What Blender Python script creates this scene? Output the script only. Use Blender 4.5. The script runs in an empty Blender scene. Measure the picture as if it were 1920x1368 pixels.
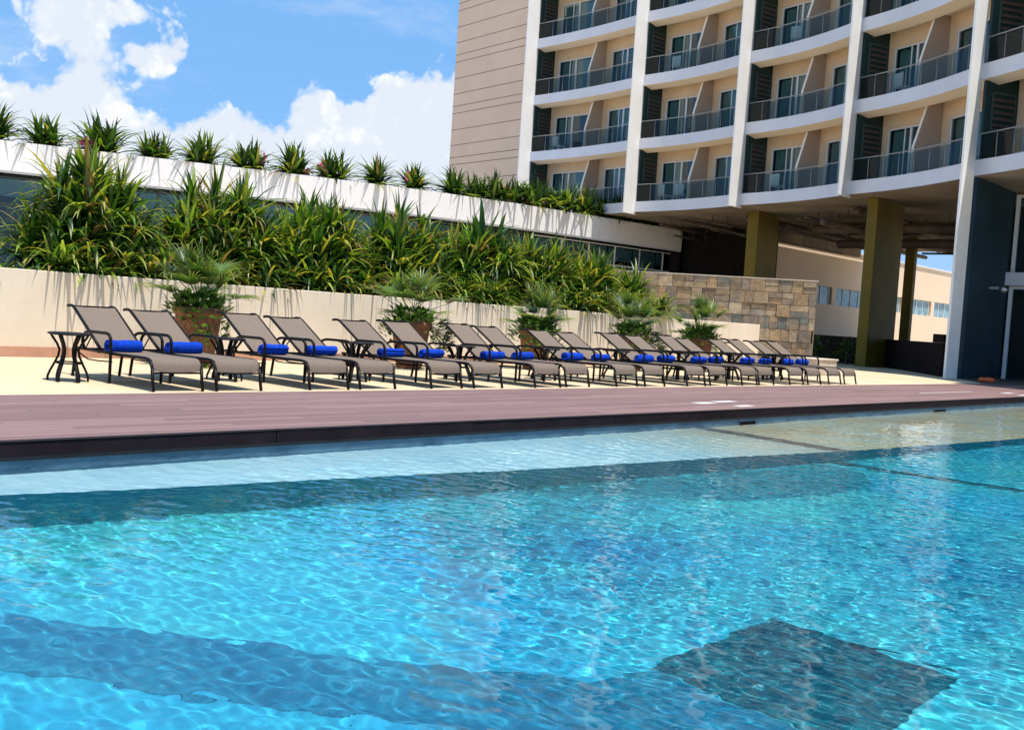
import bpy, math, random
import numpy as np
from mathutils import Matrix, Vector
sc = bpy.context.scene
COL = sc.collection
PI = math.pi
# ------------------------------------------------------------------ camera
cam = bpy.data.cameras.new('camera'); cam_o = bpy.data.objects.new('camera', cam); COL.objects.link(cam_o)
cam.sensor_width = 36; cam.lens = 36.56; cam.clip_start = .05; cam.clip_end = 3000
_R = (.67516772, -.73472539, .06578115); _U = (-.00911677, .08085697, .99668402); _F = (.73760792, .67352858, -.04789369)
cam_o.matrix_world = Matrix([[_R[i], _U[i], -_F[i], (0, 0, 1.10)[i]] for i in range(3)] + [[0, 0, 0, 1]])
sc.camera = cam_o
# ------------------------------------------------------------------ sun and sky
SUN = Vector((-.05, -.27, .96)).normalized()
lamp = bpy.data.lights.new('sun', 'SUN'); lamp.energy = 5.0; lamp.angle = math.radians(.5); lamp.color = (1, .95, .88)
lamp_o = bpy.data.objects.new('sun', lamp); COL.objects.link(lamp_o)
lamp_o.rotation_euler = SUN.to_track_quat('Z', 'Y').to_euler()
lamp.cycles.is_caustics_light = True
sc.view_settings.view_transform = 'Standard'; sc.view_settings.look = 'None'
sc.view_settings.gamma = 1; sc.view_settings.exposure = .45
sc.cycles.max_bounces = 10; sc.cycles.transparent_max_bounces = 16; sc.cycles.sample_clamp_indirect = 6

world = bpy.data.worlds.new('World'); sc.world = world; world.use_nodes = True

class NT:
    """small helper round a node tree"""
    def __init__(s, nt): s.nt = nt
    def n(s, t, **kw):
        nd = s.nt.nodes.new(t)
        ins = kw.pop('ins', {})
        for k, v in kw.items(): setattr(nd, k, v)
        for k, v in ins.items():
            if hasattr(v, 'links') or isinstance(v, bpy.types.NodeSocket): s.nt.links.new(v, nd.inputs[k])
            else: nd.inputs[k].default_value = v
        return nd
    def m(s, op, a, b=None, c=None, clamp=False):
        nd = s.nt.nodes.new('ShaderNodeMath'); nd.operation = op; nd.use_clamp = clamp
        for i, v in enumerate((a, b, c)):
            if v is None: continue
            if isinstance(v, bpy.types.NodeSocket): s.nt.links.new(v, nd.inputs[i])
            else: nd.inputs[i].default_value = v
        return nd.outputs[0]
    def noise(s, vec, scale, detail=4, rough=.5, dist=0):
        nd = s.n('ShaderNodeTexNoise', ins={'Scale': scale, 'Detail': detail, 'Roughness': rough, 'Distortion': dist})
        if vec is not None: s.nt.links.new(vec, nd.inputs['Vector'])
        return nd
    def mix(s, fac, a, b, blend='MIX'):
        nd = s.nt.nodes.new('ShaderNodeMix'); nd.data_type = 'RGBA'; nd.blend_type = blend
        for i, v in ((0, fac), (6, a), (7, b)):
            if isinstance(v, bpy.types.NodeSocket): s.nt.links.new(v, nd.inputs[i])
            else: nd.inputs[i].default_value = v if i == 0 else (tuple(v) + (1,) if len(v) == 3 else v)
        return nd.outputs[2]
    def rng(s, v, a, b, c=0., d=1., smooth=False):
        nd = s.n('ShaderNodeMapRange'); nd.interpolation_type = 'SMOOTHSTEP' if smooth else 'LINEAR'
        s.nt.links.new(v, nd.inputs[0])
        for i, x in enumerate((a, b, c, d)): nd.inputs[i + 1].default_value = x
        return nd.outputs[0]
    def map(s, vec, scale=(1, 1, 1), rot=(0, 0, 0), loc=(0, 0, 0)):
        nd = s.n('ShaderNodeMapping', ins={'Scale': scale, 'Rotation': rot, 'Location': loc}); s.nt.links.new(vec, nd.inputs[0])
        return nd.outputs[0]

w = NT(world.node_tree); world.node_tree.nodes.clear()
sky = w.n('ShaderNodeTexSky', sky_type='NISHITA', sun_disc=False, sun_elevation=math.asin(SUN.z), sun_rotation=math.atan2(SUN.x, SUN.y), air_density=1.0, dust_density=.3, ozone_density=3)
gen = w.n('ShaderNodeTexCoord').outputs['Generated']
sp = w.n('ShaderNodeSeparateXYZ', ins={0: gen})
az = w.m('MULTIPLY', w.m('ARCTAN2', sp.outputs[1], sp.outputs[0]), 180 / PI)
el = w.m('MULTIPLY', w.m('ARCSINE', sp.outputs[2]), 180 / PI)
# puffy cumulus banks: (azimuth, elevation, half widths in degrees, weight)
BANKS = [(67.65, 7.2, 3.2, 2.1, 1.4), (65.5, 8.2, 2.4, 1.7, 1.3), (64.6, 10.0, 1.6, 1.0, .85), (62.4, 11.7, 1.6, .95, 1.25), (66.4, 13.0, 1.9, 1.3, .85),
         (63.73, 13.75, 2.9, .8, 1.15), (61.0, 12.4, .8, .7, .5), (69.0, 8.0, 1.1, 1.0, .9), (59.29, 10.6, .75, .8, .55), (53.92, 9.6, 1.35, 1.9, 1.2),
         (51.91, 9.0, 1.9, 1.4, 1.2), (49.17, 10.8, 1.9, 1.7, 1.25), (46.8, 10.6, 2.0, 2.3, 1.4), (58.1, 8.6, 1.3, 1.15, 1.1), (56.26, 7.1, 6.8, 1.6, 1.5),
         (50.09, 7.6, 6.2, 1.8, 1.5), (60.3, 7.2, 2.2, 1.0, 1.0), (68.2, 10.8, 1.7, 1.8, .5), (65.2, 11.6, 1.2, 1.4, .6)]
acc = None
for (a, e, ra, re, wt) in BANKS:
    da = w.m('MULTIPLY', w.m('SUBTRACT', az, a), 1 / ra); de = w.m('MULTIPLY', w.m('SUBTRACT', el, e), 1 / re)
    r2 = w.m('ADD', w.m('MULTIPLY', da, da), w.m('MULTIPLY', de, de))
    g = w.m('MULTIPLY', w.m('EXPONENT', w.m('MULTIPLY', r2, -.9)), wt)
    acc = g if acc is None else w.m('ADD', acc, g)
wn = w.noise(gen, 9, 4, .55)
wv = w.n('ShaderNodeVectorMath', operation='MULTIPLY_ADD', ins={0: wn.outputs['Color'], 1: (.05, .05, .05), 2: gen}).outputs[0]
n1 = w.noise(wv, 24, 9, .56).outputs[0]
vor = w.n('ShaderNodeTexVoronoi', feature='SMOOTH_F1', ins={'Scale': 34, 'Smoothness': .6, 'Detail': 3, 'Roughness': .6}); w.nt.links.new(wv, vor.inputs['Vector'])
puff = w.m('SUBTRACT', 1, w.m('MULTIPLY', vor.outputs[0], 1.25))
dens = w.m('ADD', acc, w.m('ADD', w.m('MULTIPLY', w.m('SUBTRACT', n1, .5), 2.0), w.m('MULTIPLY', w.m('SUBTRACT', puff, .45), .6)))
bank = w.rng(dens, .18, .68, smooth=True)
wisp = w.m('MULTIPLY', w.rng(w.noise(w.map(gen, (1, 1, 3)), 5, 8, .65).outputs[0], .5, .85, smooth=True), .4)
fac = w.m('MAXIMUM', bank, wisp)
# clouds: sunlit white with bluish grey bellies (lower density noise)
sh = w.noise(wv, 14, 6, .6).outputs[0]
sh2 = w.rng(w.m('ADD', sh, w.m('ADD', w.m('MULTIPLY', w.m('SUBTRACT', puff, .5), .35), w.m('MULTIPLY', w.m('SUBTRACT', 1., bank), .5))), .26, .62, smooth=True)
ccol = w.mix(sh2, (5.5, 6.0, 6.7), (7.7, 7.7, 7.6))
skyc = w.mix(1.0, sky.outputs[0], (1.10, 1.02, 1.02), 'MULTIPLY')
skyc = w.mix(.75, skyc, (1.35, 3.6, 7.1))
lowhaze = w.rng(el, 0, 9, .55, 0, smooth=True)
skyc = w.mix(lowhaze, skyc, (3.4, 5.2, 7.4))
bg = w.n('ShaderNodeBackground', ins={0: w.mix(fac, skyc, ccol), 1: .105})
w.nt.links.new(bg.outputs[0], w.n('ShaderNodeOutputWorld').inputs[0])

# ------------------------------------------------------------------ helpers
def link(o, parent=None):
    COL.objects.link(o)
    if parent is not None: o.parent = parent
    return o
def tag(o, label=None, cat=None, group=None, kind=None):
    if label: o['label'] = label
    if cat: o['category'] = cat
    if group: o['group'] = group
    if kind: o['kind'] = kind
    return o
def thing(name, label, cat, loc=(0, 0, 0), rz=0, group=None):
    o = bpy.data.objects.new(name, None); COL.objects.link(o); o.location = loc; o.rotation_euler = (0, 0, rz); o.empty_display_size = .2
    return tag(o, label, cat, group)
class MB:
    def __init__(s): s.v = []; s.f = []; s.c = []; s.sm = []
    def add(s, vs, fs, col=None, smooth=False):
        b = len(s.v); s.v.extend([tuple(p) for p in vs]); s.f.extend([tuple(b + i for i in f) for f in fs])
        s.c.extend([col if col is not None else (.5, .5, .5)] * len(vs)); s.sm.extend([smooth] * len(fs)); return s
    def box(s, x0, y0, z0, x1, y1, z1, col=None, M=None):
        vs = [(x0, y0, z0), (x1, y0, z0), (x1, y1, z0), (x0, y1, z0), (x0, y0, z1), (x1, y0, z1), (x1, y1, z1), (x0, y1, z1)]
        if M is not None: vs = [M @ Vector(p) for p in vs]
        return s.add(vs, [(0, 3, 2, 1), (4, 5, 6, 7), (0, 1, 5, 4), (1, 2, 6, 5), (2, 3, 7, 6), (3, 0, 4, 7)], col)
    def quad(s, a, b, c, d, col=None): return s.add([a, b, c, d], [(0, 1, 2, 3)], col)
    def tube(s, pts, r, n=8, col=None, flat=None, caps=True):
        pts = [Vector(p) for p in pts]; rings = []; prev = None
        for i, p in enumerate(pts):
            t = (pts[min(i + 1, len(pts) - 1)] - pts[max(i - 1, 0)]).normalized()
            if prev is None:
                a = Vector((0, 0, 1)) if abs(t.z) < .9 else Vector((1, 0, 0))
                u = t.cross(a).normalized()
            else:
                u = (prev - t * prev.dot(t)).normalized()
            prev = u; v = t.cross(u).normalized()
            ri = r[i] if isinstance(r, (list, tuple)) else r
            fu, fv = flat if flat else (1, 1)
            rings.append([p + u * (math.cos(2 * PI * k / n) * ri * fu) + v * (math.sin(2 * PI * k / n) * ri * fv) for k in range(n)])
        vs = [q for rg in rings for q in rg]; fs = []
        for i in range(len(rings) - 1):
            for k in range(n): fs.append((i * n + k, i * n + (k + 1) % n, (i + 1) * n + (k + 1) % n, (i + 1) * n + k))
        if caps: fs.append(tuple(reversed(range(n)))); fs.append(tuple(range((len(rings) - 1) * n, len(rings) * n)))
        return s.add(vs, fs, col, True)
    def lathe(s, prof, n=24, cx=0, cy=0, col=None):
        vs = []; fs = []
        for (r, z) in prof:
            for k in range(n): vs.append((cx + r * math.cos(2 * PI * k / n), cy + r * math.sin(2 * PI * k / n), z))
        for i in range(len(prof) - 1):
            for k in range(n): fs.append((i * n + k, i * n + (k + 1) % n, (i + 1) * n + (k + 1) % n, (i + 1) * n + k))
        return s.add(vs, fs, col, True)
    def prism(s, poly, z0, z1, col=None):
        n = len(poly); vs = [(x, y, z0) for x, y in poly] + [(x, y, z1) for x, y in poly]
        fs = [tuple(reversed(range(n))), tuple(range(n, 2 * n))] + [(i, (i + 1) % n, n + (i + 1) % n, n + i) for i in range(n)]
        return s.add(vs, fs, col)
    def build(s, name, m, parent=None, bevel=0):
        me = bpy.data.meshes.new(name); me.from_pydata(s.v, [], s.f)
        if m is not None: me.materials.append(m)
        me.polygons.foreach_set('use_smooth', s.sm)
        ca = me.color_attributes.new('tone', 'FLOAT_COLOR', 'POINT')
        arr = np.ones((len(s.v), 4), dtype=np.float32); arr[:, :3] = np.array(s.c, dtype=np.float32); ca.data.foreach_set('color', arr.ravel())
        me.update(); o = bpy.data.objects.new(name, me); link(o, parent)
        if bevel:
            b = o.modifiers.new('bevel', 'BEVEL'); b.width = bevel; b.segments = 2; b.limit_method = 'ANGLE'
        return o
def structure(name, mb, m, label=None):
    o = mb.build(name, m); o['kind'] = 'structure'
    if label: o['label'] = label
    return o

def mat(name, base, rough=.6, spec=.4, var=0., vscale=2., bump=0., bscale=40., metal=0., build=None, attr=False, detail=6):
    m = bpy.data.materials.new(name); m.use_nodes = True; t = NT(m.node_tree); b = m.node_tree.nodes['Principled BSDF']
    b.inputs['Base Color'].default_value = (*base, 1); b.inputs['Roughness'].default_value = rough
    b.inputs['Specular IOR Level'].default_value = spec; b.inputs['Metallic'].default_value = metal
    pos = t.n('ShaderNodeNewGeometry').outputs['Position'] if not attr else t.n('ShaderNodeTexCoord').outputs['Object']
    if var:
        nn = t.noise(pos, vscale, detail, .6).outputs[0]
        lo = tuple(c * (1 - var) for c in base); hi = tuple(min(1, c * (1 + var)) for c in base)
        c = t.mix(t.rng(nn, .3, .7), lo, hi); t.nt.links.new(c, b.inputs['Base Color'])
    if bump:
        nb = t.noise(pos, bscale, 5, .6).outputs[0]
        bp = t.n('ShaderNodeBump', ins={'Strength': bump, 'Distance': .01, 'Height': nb}); t.nt.links.new(bp.outputs[0], b.inputs['Normal'])
    if build: build(t, b, pos)
    return m

M = {}
def b_leaf(t, b, pos):
    a = t.n('ShaderNodeVertexColor', layer_name='tone').outputs[0]
    t.nt.links.new(a, b.inputs['Base Color'])
    tr = t.n('ShaderNodeBsdfTranslucent'); t.nt.links.new(t.mix(1., a, (1.5, 1.5, .5), 'MULTIPLY'), tr.inputs[0])
    mx = t.n('ShaderNodeMixShader', ins={0: .35}); t.nt.links.new(b.outputs[0], mx.inputs[1]); t.nt.links.new(tr.outputs[0], mx.inputs[2])
    t.nt.links.new(mx.outputs[0], t.nt.nodes['Material Output'].inputs[0])
M['leaf'] = mat('leaf', (.06, .12, .02), .38, .5, build=b_leaf)
def b_tone(t, b, pos):
    a = t.n('ShaderNodeVertexColor', layer_name='tone').outputs[0]
    nn = t.noise(pos, 4, 8, .75, 1.2).outputs[0]; n3 = t.noise(pos, 2.2, 3, .6, .5).outputs[0]
    a = t.mix(t.rng(n3, .42, .72, 0, .6), a, (.46, .29, .14))
    t.nt.links.new(t.mix(1., a, t.mix(t.rng(nn, .32, .68), (.45, .45, .45), (1.12, 1.1, 1.08)), 'MULTIPLY'), b.inputs['Base Color'])
M['tone'] = mat('toned_stone', (.5, .5, .5), .8, .3, build=b_tone, bump=.6, bscale=30)
M['stem'] = mat('stem', (.16, .12, .06), .8, .2, var=.4, vscale=9)
M['flower'] = mat('pink_flower', (.62, .13, .22), .6, .2)

def b_wall(t, b, pos):
    s = t.n('ShaderNodeSeparateXYZ', ins={0: pos})
    big = t.noise(pos, .7, 5, .6).outputs[0]; fine = t.noise(pos, 9, 5, .6).outputs[0]
    c = t.mix(t.rng(big, .3, .7), (.70, .575, .425), (.79, .67, .52))
    c = t.mix(t.m('MULTIPLY', t.rng(fine, .35, .8), .2), c, (.58, .465, .34))
    streak = t.noise(t.map(pos, (7, 7, .35)), 1., 4, .7).outputs[0]
    sm = t.m('MULTIPLY', t.rng(streak, .50, .76), t.rng(s.outputs[2], .5, 1.3, .05, .4))
    c = t.mix(sm, c, (.55, .45, .36))
    # vertical formwork joints every 1.9 m
    fx = t.m('ABSOLUTE', t.m('SUBTRACT', t.m('FRACT', t.m('MULTIPLY', s.outputs[0], 1 / 1.9)), .5))
    c = t.mix(t.m('MULTIPLY', t.rng(fx, .495, .4975), .6), c, (.40, .32, .25))
    t.nt.links.new(c, b.inputs['Base Color'])
M['cream_wall'] = mat('cream_render', (.8, .7, .55), .85, .2, build=b_wall, bump=.25, bscale=60)

def b_patio(t, b, pos):
    big = t.noise(pos, .35, 5, .6).outputs[0]; fine = t.noise(pos, 6, 6, .7).outputs[0]
    c = t.mix(t.rng(big, .3, .7), (.50, .385, .235), (.585, .465, .30))
    c = t.mix(t.m('MULTIPLY', t.rng(fine, .42, .72), .45), c, (.42, .325, .21))
    s = t.n('ShaderNodeSeparateXYZ', ins={0: pos})
    for k in (0, 1):
        fx = t.m('ABSOLUTE', t.m('SUBTRACT', t.m('FRACT', t.m('MULTIPLY', s.outputs[k], 1 / 1.6)), .5))
        c = t.mix(t.m('MULTIPLY', t.rng(fx, .4965, .4985), .45), c, (.42, .33, .24))
    t.nt.links.new(c, b.inputs['Base Color'])
M['patio'] = mat('patio_concrete', (.7, .6, .45), .8, .3, build=b_patio, bump=.2, bscale=50)

def b_deck(t, b, pos):
    s = t.n('ShaderNodeSeparateXYZ', ins={0: pos})
    row = t.m('MULTIPLY', s.outputs[1], 1 / .145); rid = t.m('FLOOR', row); fr = t.m('FRACT', row)
    xs = t.m('ADD', t.m('MULTIPLY', s.outputs[0], 1 / 3.6), t.m('MULTIPLY', rid, .37)); xid = t.m('FLOOR', xs); xf = t.m('FRACT', xs)
    cv = t.n('ShaderNodeCombineXYZ', ins={0: rid, 1: xid, 2: 0.})
    rn = t.n('ShaderNodeTexWhiteNoise', noise_dimensions='3D', ins={0: cv.outputs[0]}).outputs[0]
    gr = t.noise(t.map(pos, (.6, 18, 1)), 2.5, 6, .65).outputs[0]
    big = t.noise(t.map(pos, (.25, 1.2, 1)), 1.3, 5, .6).outputs[0]
    c = t.mix(rn, (.152, .083, .072), (.235, .135, .118))
    c = t.mix(t.m('MULTIPLY', t.rng(gr, .4, .75), .4), c, (.30, .21, .20))
    c = t.mix(t.m('MULTIPLY', t.rng(big, .5, .8), .35), c, (.18, .11, .105))
    gap = t.m('GREATER_THAN', t.m('ABSOLUTE', t.m('SUBTRACT', fr, .5)), .462)
    gx = t.m('GREATER_THAN', t.m('ABSOLUTE', t.m('SUBTRACT', xf, .5)), .4985)
    g = t.m('MAXIMUM', gap, gx)
    c = t.mix(t.m('MULTIPLY', g, .92), c, (.04, .025, .025)); t.nt.links.new(c, b.inputs['Base Color'])
    bp = t.n('ShaderNodeBump', ins={'Strength': .5, 'Distance': .008, 'Height': t.m('SUBTRACT', t.m('MULTIPLY', gr, .3), g)}); t.nt.links.new(bp.outputs[0], b.inputs['Normal'])
M['deck'] = mat('composite_deck', (.3, .2, .2), .62, .35, build=b_deck)
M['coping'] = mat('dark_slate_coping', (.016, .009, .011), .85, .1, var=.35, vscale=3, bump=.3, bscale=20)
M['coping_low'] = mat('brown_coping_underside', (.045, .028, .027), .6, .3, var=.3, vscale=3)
M['white'] = mat('white_paint', (.80, .79, .77), .7, .3, var=.04, vscale=1.5)
M['fin'] = mat('warm_white_fin', (.85, .82, .77), .7, .3, var=.05, vscale=1.2)
def b_parapet(t, b, pos):
    st = t.noise(t.map(pos, (1.6, 1.6, .10)), 1., 7, .8).outputs[0]; fine = t.noise(pos, 3, 5, .6).outputs[0]
    s = t.n('ShaderNodeSeparateXYZ', ins={0: pos})
    c = t.mix(t.m('MULTIPLY', t.rng(st, .52, .70), t.rng(s.outputs[2], 5.2, 6.3, .1, .55)), (.82, .79, .77), (.45, .42, .40))
    c = t.mix(t.m('MULTIPLY', t.rng(fine, .5, .8), .15), c, (.62, .58, .55)); t.nt.links.new(c, b.inputs['Base Color'])
M['parapet'] = mat('stained_white_parapet', (.8, .8, .78), .75, .3, build=b_parapet)
M['fascia'] = mat('pale_grey_fascia', (.66, .67, .72), .7, .3, var=.06, vscale=.8)
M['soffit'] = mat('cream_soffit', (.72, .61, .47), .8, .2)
M['room_wall'] = mat('warm_yellow_render', (.72, .54, .36), .8, .2, var=.08, vscale=1.)
M['divider'] = mat('taupe_partition', (.48, .36, .27), .8, .2, var=.06, vscale=1.)
M['edge'] = mat('cream_partition_edge', (.80, .72, .60), .8, .2)
M['green'] = mat('dark_green_panel', (.012, .036, .034), .6, .3, var=.15, vscale=1.)
M['navy'] = mat('dark_teal_wall', (.006, .024, .036), .6, .3, var=.35, vscale=.7, bump=.2, bscale=8)
M['louver'] = mat('brown_louver', (.085, .060, .050), .6, .3)
M['louver_frame'] = mat('dark_louver_frame', (.05, .075, .07), .6, .3)
M['beige'] = mat('beige_end_wall', (.76, .57, .43), .8, .2, var=.05, vscale=.6, bump=.15, bscale=25)
M['joint'] = mat('dark_joint', (.22, .15, .11), .8, .1)
M['olive'] = mat('olive_column', (.15, .108, .008), .6, .3, var=.22, vscale=.9, bump=.3, bscale=12)
M['dark'] = mat('dark_concrete', (.016, .014, .013), .9, .1, var=.3, vscale=1.)
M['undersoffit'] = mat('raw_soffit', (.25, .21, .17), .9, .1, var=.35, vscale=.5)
M['pipe'] = mat('pipe', (.10, .075, .06), .7, .3, var=.4, vscale=1.)
M['metal'] = mat('brushed_metal', (.55, .57, .58), .35, .5, metal=.8)
M['rail'] = mat('grey_rail', (.30, .30, .30), .4, .5, metal=.4)
M['gframe'] = mat('dark_grey_frame', (.06, .07, .075), .5, .3)
M['wframe'] = mat('white_aluminium', (.72, .74, .76), .45, .4)
M['dkwall'] = mat('dark_brown_wall', (.020, .013, .012), .9, .1)
M['shade_floor'] = mat('shade_dark_floor', (.085, .070, .060), .85, .2, var=.3, vscale=2.)  # dark base colour stands in for the undercroft shade
M['far'] = mat('pale_cream_building', (.78, .62, .46), .85, .2, var=.04, vscale=.3)
M['soil'] = mat('dark_soil', (.05, .03, .02), .95, .1, var=.5, vscale=8, bump=.6, bscale=25)
M['redsoil'] = mat('reddish_planter_lining', (.16, .055, .035), .9, .1, var=.4, vscale=6)
M['frame'] = mat('dark_bronze_tube', (.008, .006, .006), .45, .14)
def b_sling(t, b, pos):
    wv = t.n('ShaderNodeTexWave', ins={'Scale': 90., 'Distortion': .4}); t.nt.links.new(pos, wv.inputs[0])
    nn = t.noise(pos, 260, 2, .6).outputs[0]; big = t.noise(pos, 3, 3, .5).outputs[0]
    c = t.mix(t.rng(nn, .35, .65), (.088, .062, .044), (.245, .186, .136)); c = t.mix(t.m('MULTIPLY', t.rng(big, .3, .7), .2), c, (.15, .12, .095))
    t.nt.links.new(c, b.inputs['Base Color'])
M['sling'] = mat('taupe_mesh_sling', (.3, .25, .2), .75, .25, build=b_sling, attr=True)
M['towel'] = mat('blue_towel', (.008, .052, .42), .95, .05, var=.25, vscale=14, bump=1., bscale=160, attr=True)
M['towel_end'] = mat('blue_towel_end', (.008, .04, .30), .95, .05, attr=True)
def b_pot(t, b, pos):
    s = t.n('ShaderNodeSeparateXYZ', ins={0: pos})
    an = t.m('ARCTAN2', s.outputs[1], s.outputs[0])
    lines = None
    for sg in (1, -1):
        q = t.m('FRACT', t.m('ADD', t.m('MULTIPLY', an, 16 / (2 * PI)), t.m('MULTIPLY', s.outputs[2], sg * 5.)))
        l = t.m('GREATER_THAN', t.m('ABSOLUTE', t.m('SUBTRACT', q, .5)), .41)
        lines = l if lines is None else t.m('MAXIMUM', lines, l)
    inb = t.m('MULTIPLY', t.m('LESS_THAN', s.outputs[2], .76), t.m('GREATER_THAN', s.outputs[2], .10)); lines = t.m('MULTIPLY', lines, inb)
    nn = t.noise(pos, 6, 6, .65).outputs[0]
    c = t.mix(t.rng(nn, .3, .7), (.17, .065, .030), (.34, .14, .06)); c = t.mix(t.m('MULTIPLY', lines, .5), c, (.10, .04, .02))
    t.nt.links.new(c, b.inputs['Base Color'])
    bp = t.n('ShaderNodeBump', ins={'Strength': .7, 'Distance': .02, 'Height': t.m('SUBTRACT', 0., lines)}); t.nt.links.new(bp.outputs[0], b.inputs['Normal'])
M['pot'] = mat('carved_terracotta', (.4, .18, .08), .75, .3, build=b_pot, attr=True)
M['white_tile'] = mat('white_tile', (.62, .58, .54), .4, .4)
M['brick'] = mat('terracotta_skirting', (.50, .27, .17), .8, .2, var=.15, vscale=3)
M['orange'] = mat('orange_plastic', (.75, .13, .02), .5, .4, var=.15, vscale=8)
M['stonecap'] = mat('pale_stone', (.55, .45, .34), .85, .2, var=.2, vscale=4, bump=.4, bscale=25)
M['curtain'] = mat('pale_curtain', (.40, .44, .40), .9, .1)

def glass_mat(name, tint, refl=.9, rough=0.02, ior=1.5):
    m = bpy.data.materials.new(name); m.use_nodes = True; t = NT(m.node_tree); m.node_tree.nodes.clear()
    tr = t.n('ShaderNodeBsdfTransparent', ins={0: (*tint, 1)}); gl = t.n('ShaderNodeBsdfGlossy', ins={0: (refl, refl, refl, 1), 1: rough})
    f0 = ((ior - 1) / (ior + 1)) ** 2; fc = t.n('ShaderNodeLayerWeight', ins={0: .5}).outputs['Facing']; fr = t.m('ADD', t.m('MULTIPLY', t.m('POWER', fc, 4.5), .95 - f0), f0); mx = t.n('ShaderNodeMixShader'); t.nt.links.new(fr, mx.inputs[0])
    t.nt.links.new(tr.outputs[0], mx.inputs[1]); t.nt.links.new(gl.outputs[0], mx.inputs[2])
    t.nt.links.new(mx.outputs[0], t.n('ShaderNodeOutputMaterial').inputs[0]); return m
M['rail_glass'] = glass_mat('rail_glass', (.40, .49, .49), refl=.65)
M['door_glass'] = glass_mat('door_glass', (.62, .76, .78), ior=1.7)
M['shop_glass'] = glass_mat('shop_glass', (.48, .62, .66), refl=.8, ior=1.7)
M['far_glass'] = mat('bluish_window_glass', (.20, .32, .36), .15, .7, var=.5, vscale=2.)

# water: a real refracting surface; the sun is focused into caustics by its ripples
wm = bpy.data.materials.new('pool_water'); wm.use_nodes = True; t = NT(wm.node_tree); wm.node_tree.nodes.clear()
g = t.n('ShaderNodeBsdfGlass', ins={'IOR': 1.33, 'Roughness': 0., 'Color': (.93, .985, 1, 1)})
t.nt.links.new(g.outputs[0], t.n('ShaderNodeOutputMaterial').inputs[0])
M['water'] = wm
def b_pool(lo, hi, scale, grid):
    def f(t, b, pos):
        nn = t.noise(pos, scale, 6, .65).outputs[0]
        c = t.mix(t.rng(nn, .3, .7), lo, hi)
        if grid == .3: s0 = t.n('ShaderNodeSeparateXYZ', ins={0: pos}); c = t.mix(t.m('MULTIPLY', t.rng(s0.outputs[0], 8., 13, 0, .9, True), t.rng(nn, .3, .6, .4, 1)), c, (.52, .43, .25))  # ledge only: tan hotel reflection painted into the colour towards the right
        if not grid: t.nt.links.new(c, b.inputs['Base Color']); return
        s = t.n('ShaderNodeSeparateXYZ', ins={0: pos}); ln = None
        for k in (0, 1, 2):
            fx = t.m('GREATER_THAN', t.m('ABSOLUTE', t.m('SUBTRACT', t.m('FRACT', t.m('MULTIPLY', s.outputs[k], 1 / grid)), .5)), .475)
            ln = fx if ln is None else t.m('MAXIMUM', ln, fx)
        c = t.mix(t.m('MULTIPLY', ln, .22 if grid < .1 else .1), c, (.25, .4, .45)); t.nt.links.new(c, b.inputs['Base Color'])
    return f
M['pool_floor'] = mat('turquoise_pool_finish', (.05, .5, .7), .8, 0, build=b_pool((.012, .28, .49), (.065, .46, .455), .42, 0))
M['pool_teal'] = mat('deep_teal_tile', (.02, .2, .28), .7, 0, build=b_pool((.014, .20, .28), (.030, .29, .34), 1.5, .15))
M['pool_mosaic'] = mat('dark_green_mosaic', (.01, .1, .12), .7, 0, build=b_pool((.006, .085, .120), (.018, .135, .165), 6, .05))
M['pool_band'] = mat('blue_step_tile', (.02, .2, .4), .7, 0, build=b_pool((.010, .14, .235), (.024, .20, .28), 2, .15))
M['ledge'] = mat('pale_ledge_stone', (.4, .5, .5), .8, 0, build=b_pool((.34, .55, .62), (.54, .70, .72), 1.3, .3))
M['lane'] = mat('grey_brown_tile', (.17, .16, .145), .7, 0, var=.3, vscale=3)
def b_band(t, b, pos):
    s = t.n('ShaderNodeSeparateXYZ', ins={0: pos}); nn = t.noise(t.map(pos, (1, 1, 4)), 3, 6, .7).outputs[0]
    xid = t.m('FLOOR', t.m('MULTIPLY', s.outputs[0], 1 / .6)); rn = t.n('ShaderNodeTexWhiteNoise', noise_dimensions='1D'); t.nt.links.new(xid, rn.inputs['W'])
    c = t.mix(t.rng(nn, .35, .7), (.04, .10, .155), (.13, .23, .29)); c = t.mix(t.m('MULTIPLY', rn.outputs[0], .5), c, (.03, .06, .10))
    lime = t.m('MULTIPLY', t.rng(t.m('ABSOLUTE', t.m('SUBTRACT', t.m('ADD', s.outputs[2], t.m('MULTIPLY', nn, .05)), -.20)), 0., .04, 1, 0), t.rng(nn, .38, .66, 0, .75))
    c = t.mix(lime, c, (.45, .52, .55)); t.nt.links.new(c, b.inputs['Base Color'])
M['waterline'] = mat('slate_blue_waterline_tile', (.1, .2, .3), .4, .4, build=b_band)

# ------------------------------------------------------------------ ground, deck, pool
WZ = -.22; PX0, PX1, PY0, PY1 = -7., 31.0, -4., 7.43
mb = MB()
for (x0, y0, x1, y1) in ((-400, PY1, 400, 400), (-400, -400, 400, PY0), (-400, PY0, PX0, PY1), (PX1, PY0, 400, PY1)): mb.quad((x0, y0, -.004), (x1, y0, -.004), (x1, y1, -.004), (x0, y1, -.004))
structure('patio', mb, M['patio'], 'cream concrete patio under the row of sun loungers')
mb = MB(); mb.prism([(-14, PY1 - .03), (38, PY1 - .03), (38, 9.6), (31.9, 10.38), (-14, 10.38)], -.010, .004)
structure('deck', mb, M['deck'], 'purplish brown board deck along the far edge of the pool')
mb = MB()
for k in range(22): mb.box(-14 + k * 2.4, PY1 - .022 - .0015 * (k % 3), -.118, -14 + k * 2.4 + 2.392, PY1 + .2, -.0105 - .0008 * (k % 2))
mb.box(-14, PY1 + .0, -.117, 38, PY1 + .19, -.013); structure('coping', mb, M['coping'], 'dark fascia under the deck edge')
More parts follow.
